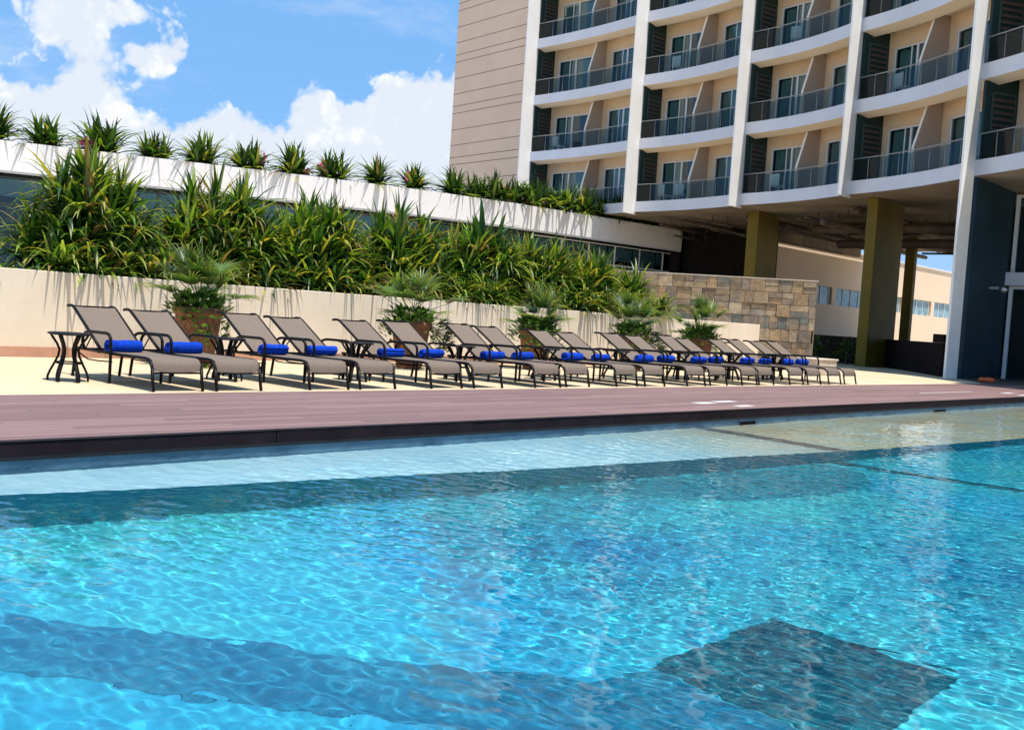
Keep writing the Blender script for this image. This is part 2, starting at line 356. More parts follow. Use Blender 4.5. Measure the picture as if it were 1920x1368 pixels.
mb = MB(); mb.box(-14, PY1 - .004, -.150, 38, PY1 + .2, -.119); structure('lower_coping', mb, M['coping_low'])
mb = MB(); mb.box(-14, PY1 + .022, -1.5, 38, PY1 + .25, -.151); o = structure('pool_wall', mb, M['waterline'], 'slate blue waterline tiles with a white lime line'); o.cycles.is_caustics_receiver = True
mb = MB()
for (x0, y0, x1, y1) in ((PX0 - .25, PY0, PX0, PY1), (PX1, PY0, PX1 + .25, PY1), (PX0, PY0 - .25, PX1, PY0)): mb.box(x0, y0, -1.5, x1, y1, -.004)
structure('pool_side_wall', mb, M['pool_floor'])
mb = MB(); mb.quad((PX0, PY0, -1.3), (PX1, PY0, -1.3), (PX1, PY1 + .03, -1.3), (PX0, PY1 + .03, -1.3))
o = structure('pool_floor', mb, M['pool_floor'], 'turquoise pool floor'); o.cycles.is_caustics_receiver = True
LEDGE = [(-7, 7.30), (.5, 7.02), (2.68, 6.76), (4.35, 6.43), (6.68, 6.02), (8.79, 5.71), (11.7, 5.28), (16.58, 4.74), (23, 4.1), (31, 3.4)]
mb = MB(); n = len(LEDGE)
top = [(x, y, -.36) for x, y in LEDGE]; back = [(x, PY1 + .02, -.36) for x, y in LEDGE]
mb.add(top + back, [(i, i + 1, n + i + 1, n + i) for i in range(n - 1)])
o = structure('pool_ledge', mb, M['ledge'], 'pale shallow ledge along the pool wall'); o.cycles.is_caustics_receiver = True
mb = MB(); mb.add([(x, y, -1.296) for x, y in LEDGE] + top, [(i, i + 1, n + i + 1, n + i) for i in range(n - 1)])
o = structure('ledge_wall', mb, M['pool_teal'], 'teal tiled drop below the ledge'); o.cycles.is_caustics_receiver = True
def inlay(name, poly, z, m, label):
    mb = MB(); mb.add([(x, y, z) for x, y in poly], [tuple(range(len(poly)))]); o = structure(name, mb, m, label); o.cycles.is_caustics_receiver = True
inlay('floor_mosaic', [(4.22, 1.72), (5.34, 1.72), (5.37, 2.79), (4.24, 2.83)], -1.292, M['pool_mosaic'], 'dark green tiled square on the pool floor')
inlay('step_band', [(-2, 10.5 - .6), (-2, 8.2), (-.2, 7.1), (1.0, 5.75), (1.86, 4.6), (2.29, 4.01), (2.71, 3.44), (2.97, 3.06), (3.4, 2.35), (4.21, 1.5), (4.22, 2.77), (3.84, 2.92), (3.34, 3.61), (2.79, 4.41), (2.11, 5.26), (1.2, 6.35), (.5, 6.99), (-2, 7.1)][4:-2], -1.296, M['pool_band'], 'dark blue tile band across the pool floor')
inlay('teal_floor_patch', [(6.4, 6.0), (6.9, 5.78), (7.5, 5.3), (8.2, 4.6), (9.2, 4.35), (10.3, 4.3), (11.2, 4.9), (11.2, 5.30)], -1.295, M['pool_teal'], 'darker teal patch of floor at the foot of the ledge')  # darker teal patch laid over the pool floor
inlay('lane_line', [(11.45, 2.4), (11.68, 2.4), (11.62, 5.27), (11.40, 5.31)], -1.290, M['pool_mosaic'], 'dark lane line on the pool floor')
inlay('ledge_line', [(11.5, 5.32), (11.85, 5.27), (12.15, 7.44), (11.80, 7.44)], -.356, M['lane'], 'brown line across the pale ledge')

rngw = np.random.RandomState(5); ws = []
def wave(l0, l1, n, k, mean, spread):
    for i in range(n):
        lam = 10 ** rngw.uniform(math.log10(l0), math.log10(l1)); a = rngw.normal(mean, spread)
        ws.append((2 * PI / lam * math.cos(a), 2 * PI / lam * math.sin(a), rngw.uniform(0, 6.28), k * lam * rngw.uniform(.5, 1), lam))
wave(.11, .26, 36, .0023, .15, .6)
wave(.14, .34, 16, .0019, 2.0, .7)
wave(.06, .11, 40, .0042, .1, .85)
wave(1.2, 3., 5, .0012, 1., 2.)
xs = np.concatenate([[PX0, -4.], np.arange(-1, 10, .019), np.arange(10, 17, .034), np.arange(17, 27, .07), [28., PX1]])
ys = np.concatenate([[PY0, -2.5], np.arange(-1, PY1, .024), [PY1 + .02]])
Xg, Yg = np.meshgrid(xs, ys); Z = np.full_like(Xg, WZ)
patch = .55 + .45 * (np.sin(Xg * .9 + 1.3 * np.sin(Yg * .7)) * np.cos(Yg * 1.1 - Xg * .25) * .5 + .5)
calm = np.clip((Xg - 1.2) / 4.0, .62, 1.)            # calmer towards the near left corner
edge = np.clip((Xg + 1) / 1., 0, 1) * np.clip((27 - Xg) / 3., 0, 1)
for kx, ky, ph, am, lam in ws:
    s_ = am * np.sin(kx * Xg + ky * Yg + ph)
    Z += .88 * s_ * edge * ((calm * patch * (calm if lam < .14 else 1)) if lam < .8 else 1)
nx, ny = len(xs), len(ys); cc = np.stack([Xg, Yg, Z], -1).reshape(-1, 3).astype(np.float32); idx = np.arange(nx * ny).reshape(ny, nx)
q = np.stack([idx[:-1, :-1], idx[:-1, 1:], idx[1:, 1:], idx[1:, :-1]], -1).reshape(-1, 4).astype(np.int32)
me = bpy.data.meshes.new('water'); me.vertices.add(len(cc)); me.vertices.foreach_set('co', cc.ravel()); me.loops.add(q.size); me.loops.foreach_set('vertex_index', q.ravel())
me.polygons.add(len(q)); me.polygons.foreach_set('loop_start', np.arange(0, q.size, 4, dtype=np.int32)); me.polygons.foreach_set('loop_total', np.full(len(q), 4, dtype=np.int32))
me.update(); me.shade_smooth(); me.materials.append(M['water']); o = bpy.data.objects.new('water', me); link(o); o['kind'] = 'structure'; o['label'] = 'rippled clear turquoise pool water'; o.cycles.is_caustics_caster = True

for i, (x0, x1, lab) in enumerate(((12.94, 13.43, 'dark square skimmer opening in the waterline tiles, near the white deck tiles'), (20.23, 20.87, 'dark square skimmer opening in the waterline tiles, farther to the right'))):
    th = thing('pool_skimmer', lab, 'pool skimmer', (x0, PY1 + .01, -.3), 0, 'skimmer openings in the pool wall')
    MB().box(.02, -.002, .015, x1 - x0 - .02, .011, .115).build('opening', M['coping'], th)
    fm = MB()
    for b_ in ((0, -.004, 0, x1 - x0, .011, .014), (0, -.004, .116, x1 - x0, .011, .13), (0, -.004, .0145, .019, .011, .1155), (x1 - x0 - .019, -.004, .0145, x1 - x0, .011, .1155)): fm.box(*b_)
    fm.build('frame', M['waterline'], th)
for i, (x0, y0, x1, y1, lab) in enumerate(((12.85, 8.02, 13.30, 8.2, 'left one of the three close white tiles set in the deck'), (13.50, 8.12, 14.05, 8.27, 'farthest of the three close white tiles set in the deck'), (13.20, 7.58, 13.62, 7.72, 'white tile set in the deck nearest the coping, by the skimmer'),
        (26.3, 8.0, 27.0, 8.16, 'small white tile set in the deck by the teal wall'), (26.0, 7.58, 26.8, 7.7, 'white tile in the deck edge at the right side of the photo'), (22.4, 8.54, 25.6, 8.585, 'long thin white strip set in the far deck'))):
    tag(MB().box(x0, y0, .002, x1, y1, .009).build('deck_tile', M['white_tile']), lab, 'deck tile', 'white markers in the deck')

# ------------------------------------------------------------------ planter wall, stone wall, low blocks
th = thing('planter_wall', 'long cream rendered planter wall behind the sun loungers', 'wall', (0, 15.85, 0))
MB().box(-14, 0, 0, 28.4, .22, 1.30).build('wall', M['cream_wall'], th, .01)
MB().box(-14, -.025, 0, 28.4, -.001, .15).build('skirting', M['brick'], th)
mb = MB(); mb.quad((-14, 16.07, 1.2), (25.5, 16.07, 1.2), (25.5, 19.4, 1.2), (-14, 19.4, 1.2)); structure('planter_soil', mb, M['soil'])
rnd = random.Random(11)
A = Vector((32.35, 16.07, 0)); B = Vector((28.6, 22.9, 0)); L = (B - A).length; ux = (B - A).normalized(); nz = Vector((ux.y, -ux.x, 0))
if nz.dot(Vector((-1, -1, 0))) < 0: nz = -nz
sw = thing('stone_wall', 'tall wall clad in mixed brown and grey slate tiles', 'wall', tuple(A), 0)
Wm = Matrix(((ux.x, nz.x, 0, 0), (ux.y, nz.y, 0, 0), (0, 0, 1, 0), (0, 0, 0, 1)))
MB().box(0, -.35, 0, L, 0, 2.86, M=Wm).build('core', M['dark'], sw)
PAL = [(.44, .31, .17), (.40, .30, .18), (.36, .25, .15), (.42, .31, .20), (.31, .23, .15), (.40, .28, .16), (.28, .22, .165), (.24, .20, .16), (.17, .175, .15), (.35, .28, .20), (.46, .36, .24), (.27, .20, .13), (.38, .24, .13), (.32, .27, .21)]
mb = MB(); rh = 2.86 / 7
for r in range(7):
    x = -rnd.uniform(0, .3)
    while x < L:
        wd = rnd.choice([.28, .36, .44, .5, .6]); x0, x1 = max(x, 0), min(x + wd - .012, L); x += wd
        if x1 - x0 < .05: continue
        splits = 2 if rnd.random() < .32 else 1
        for k in range(splits):
            z0 = r * rh + k * rh / splits; z1 = z0 + rh / splits - .012
            c = rnd.choice(PAL); j = rnd.uniform(.8, 1.2); t_ = rnd.uniform(.02, .07)
            mb.box(x0, .001, z0, x1, t_, z1, tuple(v * j for v in c), M=Wm)
mb.build('stone_tiles', M['tone'], sw)
MB().box(-.05, -.38, 2.861, L, .06, 2.90, M=Wm).build('cap', M['stonecap'], sw)
mb = MB()
for r in range(7): mb.box(-.03, -.345, r * rh, -.001, -.005, (r + 1) * rh - .012, rnd.choice(PAL), M=Wm)
mb.build('end_tiles', M['tone'], sw)
th = thing('stone_block', 'low pale stone block on the patio beside the last lounger', 'stone block', (27.5, 13.5, 0))
MB().box(-.6, -.35, 0, .6, .35, .40).build('body', M['stonecap'], th, .02); MB().box(-.63, -.38, .401, .63, .38, .45).build('slab', M['stonecap'], th, .01)
th = thing('round_table', 'small round dark pedestal table behind the loungers near the stone wall', 'table', (24.2, 14.6, 0))
MB().lathe([(0, .76), (.28, .76), (.29, .745), (.28, .73), (0, .73)], 24).build('tabletop', M['frame'], th)
MB().tube([(0, 0, .04), (0, 0, .73)], .03).build('pedestal', M['frame'], th); MB().lathe([(0, .05), (.15, .045), (.2, .02), (.2, 0), (0, 0)], 20).build('base', M['frame'], th)

# ------------------------------------------------------------------ loungers, towels, tables
def copy_tree(o, parent=None):
    c = o.copy(); COL.objects.link(c); c.parent = parent
    for ch in list(o.children): copy_tree(ch, c)
    return c
LW = .64
def arc(p0, p1, p2, n=6):
    p0, p1, p2 = Vector(p0), Vector(p1), Vector(p2)
    return [p0 * (1 - k / n) ** 2 + p1 * 2 * (k / n) * (1 - k / n) + p2 * (k / n) ** 2 for k in range(n + 1)]
def make_lounger():
    t = thing('sun_lounger', None, 'sun lounger', group='sun loungers set out in pairs along the patio')
    rt = .019
    f = MB(); seat = [(0, .03, .20)] + arc((0, .03, .24), (0, .07, .35), (0, .20, .352)) + [(0, .8, .345), (0, 1.36, .352), (0, 1.98, .352)]
    for x in (rt, LW - rt): f.tube([(x, p[1], p[2]) for p in seat], rt, 8)
    for y, z in ((.05, .20), (1.36, .335), (1.97, .34)): f.tube([(rt, y, z), (LW - rt, y, z)], .012, 6)
    for x in (rt, LW - rt): f.tube([(x, .98, .25), (x, 1.35, .235), (x, 1.6, .235), (x, 1.85, .30), (x, 1.92, .34)], .009, 6)
    f.build('frame', M['frame'], t)
    for x in (rt, LW - rt):
        g = MB(); g.tube([(x, .03, .25), (x, .012, .12), (x, -.02, 0)], .019, 8); g.build('leg', M['frame'], t)
        g = MB(); g.tube([(x, 1.93, .35), (x, 1.96, .2), (x, 2.0, 0)], .019, 8); g.build('leg', M['frame'], t)
        xo = x + (-.022 if x < .3 else .022)
        g = MB(); g.tube([(xo, .98, 0), (xo, .98, .3), (xo, .99, .47)] + arc((xo, .99, .48), (xo, 1.0, .575), (xo, 1.12, .575)) + [(xo, 1.5, .572)] + arc((xo, 1.56, .57), (xo, 1.72, .56), (xo, 1.72, .44)) + [(xo, 1.66, .355)], .019, 8)
        g.build('arm', M['frame'], t)
    b = MB(); bk = [(0, 1.35, .37), (0, 1.6, .525), (0, 2.10, .832)] + arc((0, 2.13, .848), (0, 2.18, .868), (0, 2.29, .852))[1:]
    for x in (rt + .034, LW - rt - .034): b.tube([(x, p[1], p[2]) for p in bk], rt, 8)
    b.tube([(rt + .034, 2.29, .852), (LW - rt - .034, 2.29, .852)], .012, 6); b.tube([(rt + .034, 1.36, .37), (LW - rt - .034, 1.36, .37)], .012, 6)
    for x in (.14, LW - .14): b.tube([(x, 1.72, .58), (x, 1.93, .35)], .009, 6)
    b.tube([(.05, 1.72, .582), (LW - .05, 1.72, .582)], .010, 6)
    b.build('back_frame', M['frame'], t)
    def sheet(prof, x0, x1, sag, name):
        m_ = MB(); vs = []; nx_ = 6
        for (y, z) in prof:
            for k in range(nx_ + 1):
                u = k / nx_; vs.append((x0 + (x1 - x0) * u, y, z - sag * 4 * u * (1 - u)))
        m = len(vs); vs += [(a, b_, c - .005) for a, b_, c in vs]; fs = []
        for i in range(len(prof) - 1):
            for k in range(nx_):
                a = i * (nx_ + 1) + k; fs.append((a, a + 1, a + nx_ + 2, a + nx_ + 1)); fs.append((m + a, m + a + nx_ + 1, m + a + nx_ + 2, m + a + 1))
        m_.add(vs, fs, None, True); m_.build(name, M['sling'], t)
    sheet([(.026, .225), (.038, .29), (.075, .345), (.14, .362), (.3, .362), (.6, .358), (1.0, .357), (1.34, .364)], .030, LW - .030, .012, 'seat_sling')
    sheet([(1.375, .389), (1.6, .535), (1.85, .690), (2.11, .852)], .055, LW - .055, .010, 'backrest_sling')
    return t
def make_towel(seed=4):
    me_ = MB(); turns = 3.2 + .22 * (seed % 3); n = 64; r0 = .012; pitch = .0175; th_ = .0145; outer = []; inner = []
    for k in range(n + 1):
        a = 2 * PI * turns * k / n; r = r0 + pitch * a / (2 * PI)
        outer.append((math.cos(a) * (r + th_), math.sin(a) * (r + th_))); inner.append((math.cos(a) * r, math.sin(a) * r))
    xsn = 9; vs = []; W = .47; rr = random.Random(seed); ph = [rr.uniform(0, 6) for _ in range(4)]
    for i in range(xsn + 1):
        x = W * i / xsn; sw_ = 1 + .045 * math.sin(i * 1.3 + ph[0]) + .02 * math.sin(i * 3.1 + ph[1]) - (.07 if i in (0, xsn) else 0)
        for q_, (a, b_) in enumerate(outer): e_ = .012 * math.sin(q_ * .35 + ph[2]); vs.append((x + (e_ * (1 if i == xsn else -1) if i in (0, xsn) else 0), a * sw_ * (1 + .03 * math.sin(q_ * .8 + i * .9 + ph[3])), b_ * sw_ * .93))
        for q_, (a, b_) in enumerate(inner): e_ = .012 * math.sin(q_ * .35 + ph[2]); vs.append((x + (e_ * (1 if i == xsn else -1) if i in (0, xsn) else 0), a * sw_, b_ * sw_ * .93))
    st = 2 * (n + 1); fs = []
    for i in range(xsn):
        for k in range(n):
            a = i * st + k; fs.append((a, a + 1, a + st + 1, a + st)); c = a + n + 1; fs.append((c, c + st, c + st + 1, c + 1))
        a = i * st + n; fs.append((a, a + n + 1, a + n + 1 + st, a + st))
    for i in (0, xsn):
        for k in range(n): a = i * st + k; fs.append((a, a + n + 1, a + n + 2, a + 1))
    me_.add(vs, fs, None, True); o = me_.build('rolled_towel', M['towel']); return tag(o, None, 'towel', 'rolled blue towels on the loungers')
def make_table():
    t = thing('side_table', None, 'side table', group='dark side tables between the loungers')
    m_ = MB(); m_.lathe([(0, .558), (.235, .558), (.25, .552), (.25, .54), (.235, .534), (0, .534)], 28); m_.v = [(x * .92, y * 1.16, z) for x, y, z in m_.v]
    m_.build('tabletop', M['frame'], t)
    prof = [(.205, .535), (.185, .50), (.135, .43), (.105, .36), (.115, .29), (.155, .2), (.20, .11), (.222, .05), (.222, 0)]
    for k in range(6):
        a = PI / 6 + k * PI / 3; g = MB(); tw = .0
        g.tube([(math.cos(a) * r * .92, math.sin(a) * r * 1.2, z) for r, z in prof], .027, 8, flat=(1.0, .5)); g.build('leg', M['frame'], t)
    g = MB(); g.tube([(math.cos(2 * PI * k / 24) * .160 * .92, math.sin(2 * PI * k / 24) * .160 * 1.2, .21) for k in range(25)], .010, 6); g.build('ring', M['frame'], t)
    return t
LX = [5.76, 6.53, 7.87, 8.68, 9.95, 10.77, 12.12, 12.93, 14.25, 15.04, 16.38, 17.21, 18.38, 19.10, 20.43, 21.19, 22.28, 23.05]
ORD = ['first', 'second', 'third', 'fourth', 'fifth', 'sixth', 'seventh', 'eighth', 'ninth']
NEAR = {0: 'beside the leftmost side table', 1: 'in front of the first big pot', 4: 'in front of the bare cream wall', 5: 'before the second palm pot', 8: 'before the third palm pot', 17: 'at the right end of the row'}
lg = make_lounger(); tws = [make_towel(4), make_towel(5), make_towel(6), make_towel(9)]; st = make_table(); rnd = random.Random(3)
for i, x in enumerate(LX):
    o = lg if i == 0 else copy_tree(lg)
    o.location = (x, 10.60 + (rnd.uniform(-.03, .03) if i else 0), 0); o.rotation_euler = (0, 0, math.radians(rnd.uniform(-.9, .9)))
    if i:
        an = math.radians(rnd.uniform(-2.2, 2.0)); hy, hz = 1.36, .37
        for ch in o.children:
            if ch.name.startswith(('back_frame', 'backrest_sling')):
                ch.location = (0, hy - hy * math.cos(an) + hz * math.sin(an), hz - hy * math.sin(an) - hz * math.cos(an)); ch.rotation_euler = (an, 0, 0)
    side = 'left' if i % 2 == 0 else 'right'; pair = ORD[i // 2] + ' pair from the left'
    o['label'] = f'taupe mesh sun lounger, {side} one of the {pair}'
    q_ = tws[i] if i < 4 else tws[rnd.randrange(4)].copy()
    if i > 3: COL.objects.link(q_)
    q_.location = (x + .085 + rnd.uniform(-.02, .02), o.location.y + 1.235, .361 + .0630); q_.rotation_euler = (rnd.uniform(1.2, 2.2), 0, math.radians(rnd.uniform(-2, 2)))
    sc_ = rnd.uniform(.84, .97); q_.scale = (rnd.uniform(.90, 1.05), sc_, sc_); q_.location.z = .361 + .065 * sc_
    q_['label'] = f'rolled blue towel on the {side} lounger of the {pair}'
tabs = [5.43] + [LX[k] - (LX[k] - LX[k - 1] - LW) / 2 for k in range(2, 18, 2)]
for i, x in enumerate(tabs):
    o = st if i == 0 else copy_tree(st)
    o.location = (x - (.0 if i else 0), 11.92 + (rnd.uniform(-.05, .05) if i else 0), 0)
    o['label'] = 'dark curved leg side table at the left end of the lounger row' if i == 0 else f'dark curved leg side table between the {ORD[i-1]} and {ORD[i]} pairs of loungers from the left'

# ------------------------------------------------------------------ foliage
def leaf_strip(mb, base, d, length, width, droop, col, segs=5, fold=.25, tipcol=None):
    d = Vector(d).normalized(); p = Vector(base); up = Vector((0, 0, 1)); side = d.cross(up)
    side = side.normalized() if side.length > .05 else Vector((1, 0, 0))
    vs = []; st_ = length / segs; cur = d.copy()
    for i in range(segs + 1):
        u = i / segs; wd = width * (0.55 + 1.1 * u if u < .35 else (1 - (u - .35) / .65) ** .8 * .94) * .5
        nrm = side.cross(cur).normalized()
        vs += [p - side * wd + nrm * wd * fold, p, p + side * wd + nrm * wd * fold]
        p = p + cur * st_; cur = (cur + Vector((0, 0, -droop / segs * (.4 + 1.4 * u)))).normalized()
    fs = []
    for i in range(segs):
        a = i * 3; fs += [(a, a + 1, a + 4, a + 3), (a + 1, a + 2, a + 5, a + 4)]
    b = len(mb.v); mb.v.extend([tuple(v) for v in vs]); mb.f.extend([tuple(b + k for k in f) for f in fs]); mb.sm.extend([True] * len(fs))
    for i in range(segs + 1):
        u = i / segs; c = col if tipcol is None or u < .6 else tuple(a * (1 - (u - .6) / .4) + t2 * (u - .6) / .4 for a, t2 in zip(col, tipcol))
        mb.c.extend([c] * 3)
GREENS = [(.022, .070, .010), (.034, .095, .012), (.065, .140, .014), (.12, .21, .02), (.21, .30, .035), (.018, .050, .010), (.28, .34, .06), (.030, .085, .012), (.024, .066, .014)]
def pick(r, yl=.06, br=.03):
    u = r.random()
    if u < yl: return (.42, .36, .06)
    if u < yl + br: return (.24, .15, .06)
    c = r.choice(GREENS); j = r.uniform(.85, 1.15); return tuple(v * j for v in c)
def strap_clump(cx, cy, rx, ry, h, z0, nheads, label, seed, big=1.):
    r = random.Random(seed); t = thing('strap_leaf_shrub', label, 'shrub', (cx, cy, z0), 0, 'strap leaf shrubs in the planter')
    lf = MB(); sm = MB()
    for k in range(nheads):
        a = r.uniform(0, 2 * PI); q = math.sqrt(r.random()); hx, hy = math.cos(a) * q, math.sin(a) * q
        hz = (h - .62 * big) * (1 - .48 * q * q) * r.uniform(.3, 1.0)
        if k % 5 == 0: hz *= .3
        P = Vector((hx * (rx - .25), hy * (ry - .25), max(.06, hz)))
        sm.tube([(P.x * .3, P.y * .3, -.05), (P.x * .7, P.y * .7, P.z * .5), tuple(P)], [.03, .024, .018], 5)
        lean = Vector((hx * .6, hy * .6, 1)).normalized()
        for j in range(r.randint(27, 34)):
            b = r.uniform(0, 2 * PI); tilt = r.uniform(.15, 1.85)
            d = Vector((math.cos(b) * math.sin(tilt), math.sin(b) * math.sin(tilt), math.cos(tilt))) + lean * .3
            c = pick(r, .07, .035)
            leaf_strip(lf, P + Vector((0, 0, r.uniform(-.22, .05))), d, r.uniform(.6, 1.08) * big, r.uniform(.068, .118) * big, r.uniform(.8, 2.4) * (.45 + tilt * .5), c, 5, .3, (.30, .26, .06) if r.random() < .22 else None)
    for k in range(9):
        P = Vector((r.uniform(-rx, rx) * .9, -r.uniform(.70, .98), r.uniform(.02, .30)))
        for j in range(22):
            b = r.uniform(PI * 1.0, PI * 2.0); tilt = r.uniform(.3, 1.5); leaf_strip(lf, P, (math.cos(b) * math.sin(tilt), math.sin(b) * math.sin(tilt), math.cos(tilt)), r.uniform(.45, .9) * big, r.uniform(.05, .085), r.uniform(1.0, 2.6), pick(r, .1, .04), 5, .3)
    lf.build('foliage', M['leaf'], t); sm.build('stems', M['stem'], t); return t
strap_clump(5.35, 17.0, .6, .8, 1.0, 1.2, 12, 'yellowish strap leaf shrub cut by the left edge of the photo', 101)
CL = [(8.0, 17.1, 1.35, .9, 2.10, 52, 'big arching strap leaf shrub, leftmost whole one above the cream wall'),
      (10.45, 17.2, 1.3, .95, 2.22, 52, 'tall strap leaf shrub behind the first potted palm'),
      (12.75, 17.2, 1.35, .95, 2.12, 52, 'broad strap leaf shrub between the first and second potted palms'),
      (15.15, 17.2, 1.35, .95, 2.30, 52, 'strap leaf shrub rising behind the second potted palm'),
      (17.35, 17.2, 1.25, .95, 2.25, 49, 'tall strap leaf shrub between the second and third potted palms'),
      (19.4, 17.1, 1.2, .9, 1.98, 46, 'strap leaf shrub directly behind the third potted palm'),
      (21.2, 17.0, 1.1, .9, 1.85, 43, 'strap leaf shrub just left of the fourth potted palm'),
      (22.75, 16.9, 1.0, .8, 1.55, 24, 'lowest strap leaf shrub at the right end of the planter, by the stone wall')]
for i, (x, y, rx, ry, h, nh, lab) in enumerate(CL): strap_clump(x, y, rx * .9, ry, h + (.22, .24, .12, .16, .14, .12, .08, .05)[i], 1.2, nh + 8, lab, 200 + i)
# a few broad leaves standing out of the row
r = random.Random(31); t = thing('broad_leaf_plant', 'dark broad leaved plant sticking up from the middle of the shrub row', 'plant', (17.2, 16.8, 1.2), 0); lf = MB()
for k, (dx, dz) in enumerate(((-1., 1.1), (-.6, 1.3), (-.25, 1.5), (.1, 1.6), (.45, 1.2), (.9, 1.0), (1.2, .8), (-.1, .9))): leaf_strip(lf, (.1 * k - .3, 0, 1.3 + .1 * (k % 3)), (dx, r.uniform(-.5, .2), dz), r.uniform(.9, 1.2), .17, 1.1, r.choice([(.03, .09, .03), (.045, .12, .035), (.06, .14, .04)]), 7, .3)
lf.build('foliage', M['leaf'], t); MB().tube([(0, 0, 0), (.03, 0, .7), (0, 0, 1.45)], [.05, .04, .03], 6).build('stem', M['stem'], t)
# low front growth spilling over the wall
r = random.Random(77); t = thing('edging_plant', 'low bright green plants spilling over the left end of the cream wall', 'plant', (6.2, 16.2, 1.22))
lf = MB()
for k in range(420):
    x, y = r.uniform(-1.2, 1.9), r.uniform(-.05, .5); leaf_strip(lf, (x, y, r.uniform(-.02, .12)), (r.uniform(-1, 1), r.uniform(-1, 1), r.uniform(.1, 1)), r.uniform(.08, .16), r.uniform(.03, .05), 1., tuple(v * 1.3 for v in pick(r, .05, 0)), 3)
lf.build('foliage', M['leaf'], t)

def fan_palm(x, y, z0, size, nf, label, seed):
    r = random.Random(seed); t = thing('fan_palm', label, 'palm', (x, y, z0), 0, 'fan palms growing in the patio pots')
    tr = MB(); tr.tube([(0, 0, -.12), (.01, 0, .1), (0, .01, .24 * size)], [.06, .055, .035], 10); tr.build('trunk', M['stem'], t)
    fr = MB(); stl = MB()
    for k in range(nf):
        a = 2 * PI * k / nf * 2.4 + r.uniform(-.3, .3); tilt = .15 + 1.25 * (k / nf) + r.uniform(-.2, .2)
        d = Vector((math.cos(a) * math.sin(tilt), math.sin(a) * math.sin(tilt), math.cos(tilt)))
        Lp = size * r.uniform(.28, .58); p0 = Vector((0, 0, .12 * size)); p1 = p0 + d * Lp * .6; p2 = p1 + (d + Vector((0, 0, -.18))).normalized() * Lp * .5
        stl.tube([tuple(p0), tuple(p1), tuple(p2)], [.010, .007, .005], 5, col=(.10, .14, .03))
        ax = (p2 - p1).normalized(); sd = ax.cross(Vector((0, 0, 1))).normalized(); nm = sd.cross(ax).normalized(); col = r.choice([(.055, .115, .022), (.08, .15, .03), (.04, .085, .018), (.12, .18, .045)])
        nl = 26
        for j in range(nl):
            b = (j / (nl - 1) - .5) * 2 * 1.75
            dd = ax * math.cos(b) + sd * math.sin(b) + nm * .32 * abs(math.sin(b)); ll = size * r.uniform(.36, .50) * (1 - .22 * abs(b) / 1.75)
            leaf_strip(fr, p2, dd, ll, .024 * size * 1.35, r.uniform(.5, 1.7), tuple(v * r.uniform(.8, 1.25) for v in col), 4, .35, (.30, .30, .12))
    stl.build('leaf_stalks', M['leaf'], t); fr.build('fronds', M['leaf'], t); return t
def leafy(x, y, z0, rad, n, label, seed, trail=0, dirx=0.3):
    r = random.Random(seed); t = thing('trailing_plant', label, 'plant', (x, y, z0), 0, 'leafy plants round the pot rims')
    lf = MB(); sm = MB()
    for k in range(n):
        a = r.uniform(0, 2 * PI); q = r.uniform(.35, 1.0) * rad; px, py = math.cos(a) * q, math.sin(a) * q; pz = r.uniform(0, .27) * (1.3 - q / rad * .6) - (r.uniform(.0, .46) * (1.2 if py < 0 else .6) if q > rad * .74 else 0)
        if trail and k < n * trail: u = r.random(); px = rad * (.75 + .35 * math.sin(u * 3)) + r.uniform(-.10, .10); py = -rad * .55 + r.uniform(-.12, .12); pz = .12 - u * .62
        d = Vector((px + r.uniform(-.2, .2), py + r.uniform(-.2, .2), r.uniform(.1, .6)))
        if k % 6 == 0: sm.tube([(px * .4, py * .4, 0), (px * .8, py * .8, pz * .6), (px, py, pz)], .004, 4)
        leaf_strip(lf, (px, py, pz), d, r.uniform(.08, .14), r.uniform(.07, .11), r.uniform(.2, 1.2), r.choice([(.05, .12, .018), (.075, .17, .025), (.10, .21, .035), (.13, .26, .06), (.04, .09, .015), (.03, .07, .012)]), 3, .2)
    lf.build('foliage', M['leaf'], t); sm.build('stems', M['stem'], t); return t
POTS = [(8.52, 14.35, 1.0, 1.08, 15, 0, 'first'), (12.85, 14.3, .96, 1.12, 13, .30, 'second'), (16.35, 14.3, .93, 1.08, 13, 0, 'third'), (19.75, 14.3, .93, 1.15, 13, .22, 'fourth'), (22.6, 14.3, .93, 1.05, 14, 0, 'fifth')]
for i, (x, y, s, ps, nf, trl, o_) in enumerate(POTS):
    p = thing('plant_pot', {'first': 'tall carved terracotta pot behind the first pair of loungers from the left', 'second': 'terracotta pot behind the third pair of loungers, half hidden by trailing leaves', 'third': 'terracotta pot behind the fifth pair of loungers from the left', 'fourth': 'terracotta pot under thick green leaves behind the sixth pair of loungers', 'fifth': 'rightmost terracotta pot, in front of the wall near the stone wall'}[o_], 'plant pot', (x, y, 0), i * .5, 'terracotta pots along the wall')
    hh = .90 * s
    MB().lathe([(0, 0), (.22, 0), (.235, .03), (.25, .1), (.29, .35 * s), (.325, .6 * s), (.34, .76 * s), (.345, .78 * s), (.375, .80 * s), (.385, .84 * s), (.38, hh), (.35, hh + .004), (.335, hh - .03), (.33, hh - .09)], 40).build('body', M['pot'], p)
    MB().lathe([(0, hh - .07), (.332, hh - .07)], 24).build('soil', M['soil'], p)
    fan_palm(x, y, hh - .12, ps * 1.12, nf + 1, f'young fan palm in the {o_} terracotta pot from the left', 300 + i)
    leafy(x, y, hh - .05, .58 if i else .52, 620 if i else 430, f'bushy green leaves round the rim of the {o_} pot from the left', 400 + i, trl)
r = random.Random(5); t = thing('floor_weed', 'small green leaves on the patio at the foot of the first pot', 'plant', (8.35, 13.85, 0)); lf = MB()
